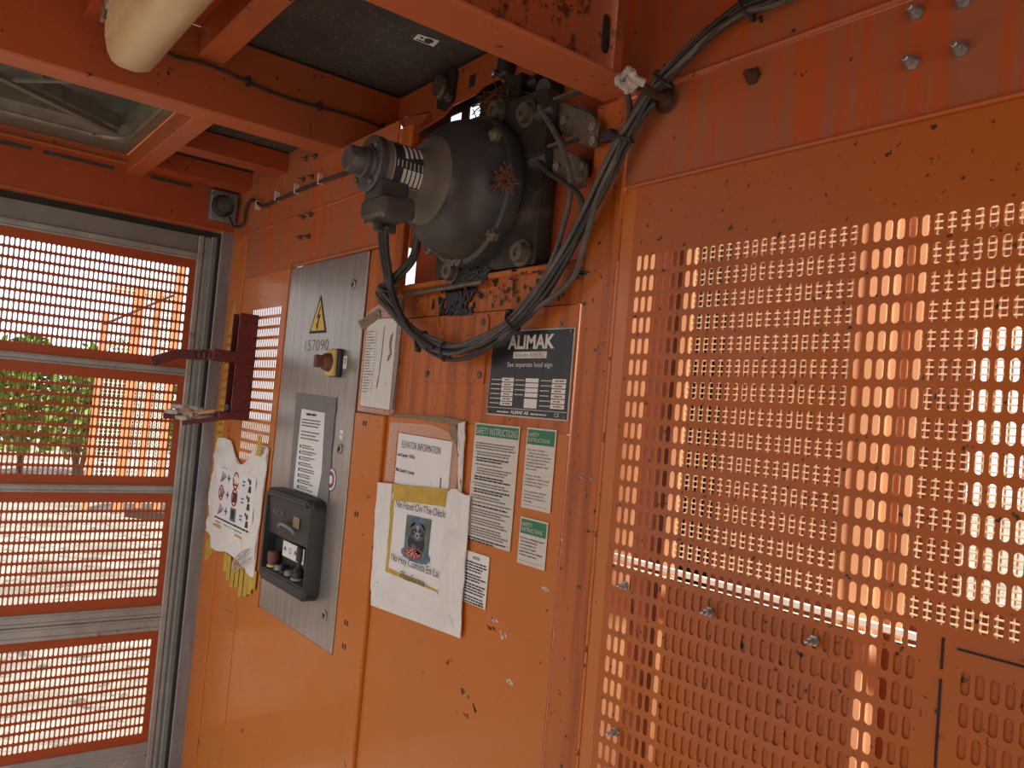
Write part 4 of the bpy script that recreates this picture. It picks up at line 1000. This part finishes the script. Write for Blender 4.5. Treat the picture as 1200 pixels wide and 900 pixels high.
for ind, n, bold in ((0, 3, 0), (.006, 2, 0), (.006, 2, 1), (.004, 1, 0), (.010, 3, 0), (.004, 2, 1), (.006, 2, 0), (.006, 2, 1), (.006, 2, 0), (.006, 1, 0), (.006, 1, 1), (.006, 3, 0), (.006, 3, 0), (.006, 4, 0), (0, 2, 1)):
    greek(mb, 1.565 + ind, 1.690, z, n, .0048, .0024 if not bold else .0029, y, 'ink_soft' if not bold else 'ink', .35)
    if ind == .006: mb.m('ink_soft'); mb.rect(1.5655, 1.567, z, z + .0024, y, .0003)
    z -= n * .0048 + .0022
mb.build('print', t)
t, mb = safety('small cream safety sign about reading the manual, upper of two', 1.718, 1.797, 1.440, 1.581, .026, ['SAFETY', 'INSTRUCTIONS'], .0068)
lines = ['For your safety:', '  Do not attempt to', 'handle, use or service', 'this equipment before', 'reading Operator\'s', 'Manual supplied with', 'this unit.', '', 'Misuse of this', 'equipment could result', 'in personal injury or', 'property damage.', '', 'The equipment should', 'not be operated if', 'Operator\'s Manual is', 'missing.']
for k, s in enumerate(lines):
    if s: text(mb, s, 1.723 + (.006 if s[0] == ' ' else 0), 1.541 - k * .0056, .0033, y, 'ink', width=len(s.strip()) * .0030, bold=.0)
mb.build('print', t)
t, mb = safety('small cream safety sign about erection and repair, lower of two', 1.720, 1.795, 1.343, 1.424, .025, ['SAFETY', 'INSTRUCTIONS'], .0066)
for k, s in enumerate(['Erection, jumping, repair', 'and dismantling is', 'recommended to be', 'carried out under', 'supervision of an Alimak', 'trained supervisor.']):
    text(mb, s, 1.725, 1.387 - k * .0058, .0034, y, 'ink', width=len(s) * .0026, bold=.01)
mb.build('print', t)
# NOTE sticker
t, o = paper('note_sticker', 'small white NOTE sticker beside the raccoon poster', 'sticker', 1.562, 1.639, 1.240, 1.336, YP, 'sticker_white')
mb = MB('ink'); text(mb, 'NOTE !', 1.600, 1.3235, .0055, y, 'ink', 'C', width=.024, bold=.02); z = 1.3155
for n in (4, 3, 4, 3): greek(mb, 1.567, 1.634, z, n, .0052, .0028, y, 'ink', .3); z -= n * .0052 + .0022
greek(mb, 1.615, 1.634, 1.2435, 1, .01, .0016, y, 'ink_soft', 0); mb.build('print', t)

# document in a plastic sleeve beside the cabinet
t, o = paper('document', 'yellowed checklist sheet in a plastic sleeve beside the steel cabinet', 'sheet', 1.0865, 1.229, 1.592, 1.800, -.0125, 'paper_old', .004)
mb = MB('ink'); y = -.0130
for k in range(22): z = 1.768 - k * .0068; greek(mb, 1.091, 1.091 + random.uniform(.02, .045), z, 1, .01, .0022, y, 'ink_soft', .2); mb.m('ink_soft'); mb.rect(1.135, 1.139, z, z + .0022, y, .0003)
mb.m('ink'); mb.sheet([(1.172, 1.78), (1.174, 1.78), (1.173, 1.715), (1.168, 1.660), (1.163, 1.635), (1.160, 1.637), (1.166, 1.664), (1.170, 1.715)], y, .0003)
mb.m('tape_brown'); mb.sheet([(1.205, 1.755), (1.218, 1.765), (1.213, 1.735), (1.219, 1.715), (1.208, 1.700), (1.199, 1.698), (1.204, 1.712), (1.211, 1.716), (1.203, 1.732)], y, .0003)
mb.build('print', t)
mb = MB('clear_sleeve'); mb.sheet([(1.075, 1.580), (1.085, 1.580), (1.085, 1.818), (1.075, 1.815)], -.0128, .0004); mb.sheet([(1.231, 1.575), (1.252, 1.585), (1.256, 1.845), (1.231, 1.85)], -.0128, .0004); mb.sheet([(1.086, 1.802), (1.230, 1.798), (1.230, 1.85), (1.215, 1.852), (1.086, 1.820)], -.0128, .0004); mb.sheet([(1.086, 1.578), (1.230, 1.575), (1.230, 1.586), (1.086, 1.590)], -.0128, .0004); mb.build('sleeve', t)
mb = MB('tape_brown'); patch(mb, WX(425, 378), WX(450, 363), WX(453, 372), WX(431, 388), -.014, .003, 8, 5, 3.); mb.build('brown_tape', t)
mb = MB('dark_steel'); mb.tube([(1.252, -.0125, 1.85), (1.253, -.0125, 1.70), (1.248, -.0125, 1.59)], .0016, 5); mb.build('sleeve_edge', t)
# elevator information
t, o = paper('information_sheet', 'white elevator information sheet in a clear sleeve with dirty edges', 'sheet', 1.268, 1.484, 1.36, 1.540, YP - .001, 'paper', .003)
mb = MB('ink'); y = YP - .0016
text(mb, 'ELEVATOR INFORMATION', 1.287, 1.509, .0155, y, 'ink', width=.158, bold=-.005, skew=-.012)
for k, (s, wd) in enumerate((('Load Capacity: 1100 lbs.', .075), ('Max Capacity: 16 people', .078), ('Safe Operating Speed: 115 fpm', .100), ('Max. allowable wind speed: 35mph', .118))):
    text(mb, s, 1.272, 1.490 - k * .0335, .0075, y, 'ink', width=wd, bold=.015, skew=-.012)
mb.m('tape_brown'); mb.sheet([(1.452, 1.46), (1.456, 1.463), (1.459, 1.43), (1.452, 1.415), (1.448, 1.42), (1.453, 1.44)], y, .0003)
mb.build('print', t)
mb = MB('clear_sleeve'); mb.sheet([(1.228, 1.43), (1.266, 1.43), (1.266, 1.561), (1.228, 1.560)], YP - .003, .0004); mb.sheet([(1.486, 1.43), (1.515, 1.43), (1.515, 1.52), (1.486, 1.543)], YP - .003, .0004); mb.sheet([(1.267, 1.542), (1.485, 1.540), (1.470, 1.555), (1.40, 1.566), (1.267, 1.562)], YP - .003, .0004); mb.build('sleeve', t)
mb = MB('tape_brown'); mb.sheet([WX(*p) for p in ((462, 486), (500, 487), (530, 490), (548, 494), (547, 500), (538, 498), (520, 496), (500, 492), (480, 489), (462, 489))], YP - .0042, .003); mb.build('dirty_edge', t)
mb = MB('paper_old'); patch(mb, WX(541, 497), WX(549, 494), WX(544, 582), WX(541, 582), YP - .004, .004, 4, 14, 2.); mb.build('folded_edge', t)
mb = MB('tape_brown'); mb.sheet([WX(*p) for p in ((529, 500), (538, 498), (544, 520), (545, 560), (543, 580), (541, 545), (538, 520), (533, 510))], YP - .0046, .003); mb.build('dirty_edge', t)

# No food sign
nf = empty('raccoon_poster', (1.37, YP, 1.143), 'poster reading No Food On The Deck with raccoon photo, edged with white tape', 'poster')
mb = MB('paper'); mb.sheet([(1.240, 1.180), (1.505, 1.180), (1.505, 1.405), (1.245, 1.408)], -.0065, .0008); mb.build('sheet', nf)
def Q(*pts): return [WX(*p, -.01) for p in pts]
mb = MB('tape_yellow'); patch(mb, *Q((459, 567), (524, 573), (521, 594), (460, 586)), -.0072, .002, 12, 5, 4.); mb.build('yellow_tape', nf)
mb = MB('tape_yellow'); patch(mb, *Q((451, 664), (514, 693), (512, 699), (449, 671)), -.0072, .001, 12, 3, 5.); mb.build('yellow_tape', nf)
mb = MB('tape_yellow'); patch(mb, *Q((458, 586), (461, 586), (453, 668), (450, 668)), -.0072, .001, 3, 10, 6.); mb.build('yellow_tape', nf)
mb = MB('tape_white'); patch(mb, *Q((441, 565), (459, 567), (451, 672), (434, 690)), -.0085, .006, 8, 18, 1.3, 2, 5, flat=lambda u, v: .5 + .5 * math.sin(u * 3.1)); mb.build('white_tape', nf)
mb = MB('tape_white'); patch(mb, *Q((524, 576), (550, 577), (538, 748), (510, 735)), -.0085, .011, 12, 24, 2.7, 3, 7, flat=lambda u, v: .35 + .65 * math.sin(u * 3.1), top=lambda u: .006 * math.sin(u * 5)); mb.build('white_tape', nf)
mb = MB('tape_white'); patch(mb, *Q((436, 682), (518, 700), (537, 747), (434, 709)), -.0088, .008, 18, 10, 5.1, 5, 3, flat=lambda u, v: .4 + .6 * math.sin(v * 3.1)); mb.build('white_tape', nf)
mb = MB('tape_white'); patch(mb, *Q((447, 668), (512, 694), (512, 716), (440, 688)), -.0085, .002, 14, 5, 7.1, 4, 2); mb.build('white_tape', nf)
mb = MB('ink'); y = -.0112
def ptext(s, pl, prr, h, bold=0.0):
    a = WX(*pl, y); b = WX(*prr, y); text(mb, s, a[0], a[1], h, y, 'ink', width=b[0] - a[0], bold=bold, skew=(b[1] - a[1]) / (b[0] - a[0]))
ptext('No Food On The Deck', (463.5, 594), (521.5, 607), .0150)
ptext('No Hay Comida En La', (458, 656), (513, 677), .0155)
ptext('Plataforma', (468.5, 677), (497, 688), .0155)
mb.build('print', nf)
# the raccoon photograph (flat print)
ph = MB('photo_blue'); A = [WX(*p, -.0085) for p in ((477, 603), (505, 609), (499.5, 662), (472.5, 652))]
def pp_(u, v):
    return tuple((A[0][i] * (1 - u) + A[1][i] * u) * (1 - v) + (A[3][i] * (1 - u) + A[2][i] * u) * v for i in (0, 1))
yy = -.0088; ph.sheet([pp_(0, 0), pp_(1, 0), pp_(1, 1), pp_(0, 1)], yy, .0006)
def shp(mat, pts, k=1): ph.m(mat); ph.sheet([pp_(*p) for p in pts], yy - .0002 * k, .0002)
def ell(mat, c, ru, rv, k, n=18, rot=0.): shp(mat, [(c[0] + ru * math.cos(a) * math.cos(rot) - rv * math.sin(a) * math.sin(rot), c[1] + ru * math.cos(a) * math.sin(rot) + rv * math.sin(a) * math.cos(rot)) for a in [6.2832 * i / n for i in range(n)]], k)
shp('photo_green', [(.80, 0), (1, 0), (1, .75), (.86, .75)], 1); shp('photo_green', [(0, .1), (.1, .0), (.28, .32), (.05, .55), (0, .5)], 1)
ell('raccoon_dark', (.5, .60), .36, .30, 2); ell('raccoon_grey', (.52, .33), .33, .22, 3)
shp('raccoon_grey', [(.22, .28), (.25, .06), (.42, .16)], 3); shp('raccoon_grey', [(.62, .14), (.84, .08), (.84, .30)], 3)
ell('raccoon_dark', (.38, .36), .14, .075, 4, rot=-.3); ell('raccoon_dark', (.68, .36), .14, .075, 4, rot=.3)
ell('raccoon_light', (.53, .42), .10, .075, 5); shp('raccoon_light', [(.44, .20), (.60, .20), (.55, .34), (.51, .34)], 4)
ell('raccoon_light', (.40, .355), .022, .018, 6); ell('raccoon_light', (.66, .355), .022, .018, 6); ell('raccoon_dark', (.53, .43), .045, .03, 6)
ell('raccoon_grey', (.42, .70), .10, .07, 4); ell('photo_blue', (.5, .88), .62, .16, 3)
ph.m('photo_blue')
ell('pizza_red', (.42, .86), .38, .115, 7); shp('pizza_red', [(.45, .82), (.66, .68), (.80, .84)], 7)
for k in range(16): ell('sticker', (.42 + .33 * math.cos(k * 2.4) * (k / 16) ** .5, .86 + .095 * math.sin(k * 2.4) * (k / 16) ** .5), .030, .014, 8, 8)
ph.build('photo', nf, label='small printed raccoon photo with pizza')

# wrapped poster left of the cabinet
wp = empty('symbol_poster', (.28, 0, 1.07), 'symbol poster wrapped in crumpled white plastic under the red latch', 'poster')
mb = MB('tape_white')
patch(mb, (.050, 1.435), (.520, 1.435), (.500, 1.070), (.030, 1.090), -.006, .016, 30, 34, 3.3, 7, 8, top=lambda u: .008 * math.sin(u * 9) - .055 * max(0, math.sin((u - .30) / .5 * 3.14)) * (.30 < u < .80), bot=lambda u: -.012 * math.sin(u * 8) + .03 * (u < .12),
      flat=lambda u, v: .18 if .14 < u < .86 and .26 < v < .72 else 1.0); mb.build('plastic_wrap', wp, True)
mb = MB('paper'); mb.sheet([(.095, 1.165), (.455, 1.155), (.455, 1.345), (.120, 1.345)], -.0112, .0008); mb.build('sheet', wp)
mb = MB('ink'); y = -.0117
for k, z in enumerate((1.318, 1.265, 1.212)):
    mb.m('ink_soft')
    for q in range(5): mb.bar((.150 + q * .006 - .01, y, z - .02 + q * .002), (.158 + q * .009, y, z + .018 - q * .003), .003, .0004, (0, 1, 0))
    if k == 1: mb.m('red_print'); mb.ring((.155, z), .020, .025, y - .0004, 24); mb.bar((.140, y - .0004, z + .014), (.170, y - .0004, z - .014), .005, .0004, (0, 1, 0))
    mb.m('blue_print'); mb.rect(.205, .231, z - .0035, z + .0035, y, .0003); mb.rect(.2145, .2215, z - .0125, z + .0125, y - .0001, .0003)
    if k < 2:
        mb.m('red_print'); mb.ring((.285, z), .022, .028, y - .0006, 26); mb.m('raccoon_dark'); mb.rect(.267, .303, z - .016, z + .016, y, .0003); mb.m('red_print'); mb.bar((.268, y - .0006, z + .016), (.302, y - .0006, z - .016), .006, .0004, (0, 1, 0))
    else: mb.m('photo_blue'); mb.rect(.260, .312, z - .022, z + .020, y, .0003); mb.m('raccoon_dark'); mb.rect(.270, .300, z - .014, z + .014, y - .0004, .0003)
    mb.m('blue_print'); mb.rect(.345, .368, z + .003, z + .008, y, .0003); mb.rect(.345, .368, z - .008, z - .003, y, .0003)
    mb.m('raccoon_dark'); mb.disc((.410, z + .010), .009, y, .0003, 12); mb.sheet([(.398, z - .022), (.425, z - .022), (.422, z - .002), (.404, z - .002)], y, .0003); mb.disc((.395, z + .016), .006, y, .0003, 8)
greek(mb, .115, .440, 1.178, 1, .01, .006, y, 'ink', .02); greek(mb, .125, .400, 1.166, 1, .01, .004, y, 'ink_soft', .02)
mb.build('print', wp)
mb = MB('tape_yellow'); mb.rect(.105, .440, 1.150, 1.158, -.0118, .0004); mb.build('yellow_tape', wp)
mb = MB('tape_yellow'); patch(mb, (.465, 1.475), (.500, 1.475), (.500, 1.415), (.465, 1.415), -.022, .002, 4, 5, 1.); mb.build('yellow_tape', wp)
for k, (x, z0, z1) in enumerate(((.050, 1.03, 1.10), (.072, 1.045, 1.10), (.032, 1.02, 1.09), (.225, 1.02, 1.08), (.26, 1.0, 1.08), (.30, .985, 1.07), (.34, .995, 1.07), (.38, .975, 1.07), (.42, .985, 1.07), (.455, 1.0, 1.07), (.485, 1.02, 1.08))):
    mb = MB('tape_yellow'); mb.sheet([(x, z0), (x + .032, z0 + .006), (x + .032, z1), (x, z1)], -.0048 - k * .0001, .0004); mb.build('yellow_tape', wp)
rnd = random.Random(9); mb = MB('rag')
for k in range(6):
    p = Vector((.43 + rnd.gauss(0, .02), -.022, 1.10 + rnd.gauss(0, .012))); mb.tube(catmull([p + Vector((-.05, 0, -.04)), p + Vector((rnd.uniform(-.02, .02), -.003, 0)), p + Vector((.05, 0, .025 + rnd.uniform(-.01, .01)))], 5), .002, 5)
mb.build('string', wp)

# yellow printed strip in the corner
ys = empty('yellow_strip', (.06, -.0045, 1.42), 'narrow yellow printed tape strip down the corner by the red latch', 'tape')
mb = MB('tape_yellow'); mb.sheet([(.022, 1.40), (.092, 1.40), (.108, 1.84), (.085, 1.92), (.050, 1.80)], -.0048, .0006); mb.build('strip', ys)
mb = MB('rust')
for k in range(13): z = 1.42 + k * .030; mb.m('red_deep' if k > 8 else 'orange_mid'); mb.sheet([(.030 + k * .0015, z), (.086 + k * .0010, z + .004), (.086 + k * .0010, z + .009), (.058 + k * .001, z + .013), (.030 + k * .0015, z + .006)], -.0053, .0004)
mb.build('print', ys)

# gate latch bracket
gl = empty('gate_latch', (.27, 0, 1.51), 'dark red channel bracket with two latch arms beside the gate', 'latch')
mb = MB('latch_red'); mb.box(.255, .262, -.062, -.004, 1.515, 1.846, .001); mb.box(.262, .322, -.010, -.003, 1.515, 1.846, .001); mb.box(.316, .323, -.062, -.004, 1.515, 1.846, .001); mb.build('channel', gl)
for z in (1.835, 1.80): mb = MB('bolt_dirty'); mb.lathe([(0, .013), (.010, .013), (.014, .007)], (.285, -.010, z), (0, -1, 0), 6); mb.build('bolt', gl)
mb = MB('latch_red'); mb.box(.245, .330, -.135, -.004, 1.690, 1.724, .003); mb.build('arm_bracket', gl)
P = [Vector((.285, -.125, 1.708)), Vector((.285, -.165, 1.702)), Vector((.280, -.225, 1.698)), Vector((.276, -.295, 1.668))]
mb = MB('latch_red')
for a, b in zip(P, P[1:]): mb.bar(a, b, .016, .030)
mb.lathe([(0, .014), (.02, .014)], P[1] - Vector((.01, 0, 0)), (1, 0, 0), 12); arm = mb.build('latch_arm', gl)
mb = MB('bolt_dirty')
for y in (-.135, -.15, -.165): mb.lathe([(0, .017), (.006, .017)], (.285, y, 1.705), (0, -1, 0), 12)
mb.build('arm_sleeve', arm)
mb = MB('latch_red'); mb.box(.245, .330, -.10, -.004, 1.512, 1.535, .003); mb.build('arm_bracket', gl)
mb = MB('latch_red'); mb.bar((.27, -.08, 1.520), (.25, -.24, 1.508), .018, .018); mb.bar((.30, -.06, 1.518), (.275, -.19, 1.490), .010, .014); mb.build('latch_arm', gl)
mb = MB('rag'); rnd = random.Random(4)
for k in range(7):
    p0 = Vector((.27, -.10 - .015 * k, 1.522 + rnd.uniform(-.01, .012))); mb.tube(catmull([p0, p0 + Vector((.012, -.02, .010 * rnd.uniform(-1, 1))), p0 + Vector((-.012, -.045, rnd.uniform(-.014, .012)))], 4), .0075, 6)
tag(mb.build('rag_wrap', None, True), 'grey rag wound round the lower latch arm', 'rag')
mb = MB('lit_guard_and_strap'); mb.tube(catmull([Vector((.28, -.06, 1.530)), Vector((.28, -.10, 1.532)), Vector((.275, -.15, 1.524)), Vector((.27, -.19, 1.52))], 4), .006, 6)
tag(mb.build('orange_strap', None, True), 'short orange strap tied on the lower latch arm', 'strap')
mb = MB('dark_steel'); mb.box(.268, .300, -.066, -.012, 1.536, 1.558, .003); tag(mb.build('clamp'), 'small grey clamp at the foot of the red latch channel', 'clamp')

# cover plate, rod and small marks on the middle panel
cv = empty('cover_plate', (1.46, 0, 1.655), 'orange bolted cover plate under the oily machine', 'plate')
mb = MB('orange_mid'); mb.sheet([(1.352, 1.655), (1.572, 1.655), (1.572, 1.780), (1.565, 1.790), (1.41, 1.792), (1.405, 1.772), (1.395, 1.772), (1.39, 1.792), (1.352, 1.792)], -.0042, .003); mb.build('plate', cv)
for x, z in ((1.365, 1.672), (1.558, 1.672), (1.555, 1.775)): mb = MB('bolt_dirty'); mb.lathe([(0, .0065), (.003, .0065), (.004, .004)], (x, -.0042, z), (0, -1, 0), 8); mb.build('screw', cv)
mb = MB('bolt_dirty'); a = W(478, 345, -.018); b = W(566, 330, -.018); mb.cyl(a, b, .0055, 8); tag(mb.build('steel_rod'), 'thin steel rod resting along the ledge under the machine', 'rod')
# weld wires and dry twigs at the gate foot
rnd = random.Random(12); mb = MB('rag')
for k in range(6):
    p = Vector((.02, -.28 + rnd.uniform(-.05, .05), .33)); mb.tube(catmull([p + Vector((0, rnd.uniform(-.05, .05), -.05)), p + Vector((rnd.uniform(-.01, .01), rnd.uniform(-.03, .03), 0)), p + Vector((0, rnd.uniform(-.06, .06), .045))], 5), .0016, 4)
tag(mb.build('dry_twigs'), 'few dry pale twigs stuck at the bottom of the gate', 'twigs')
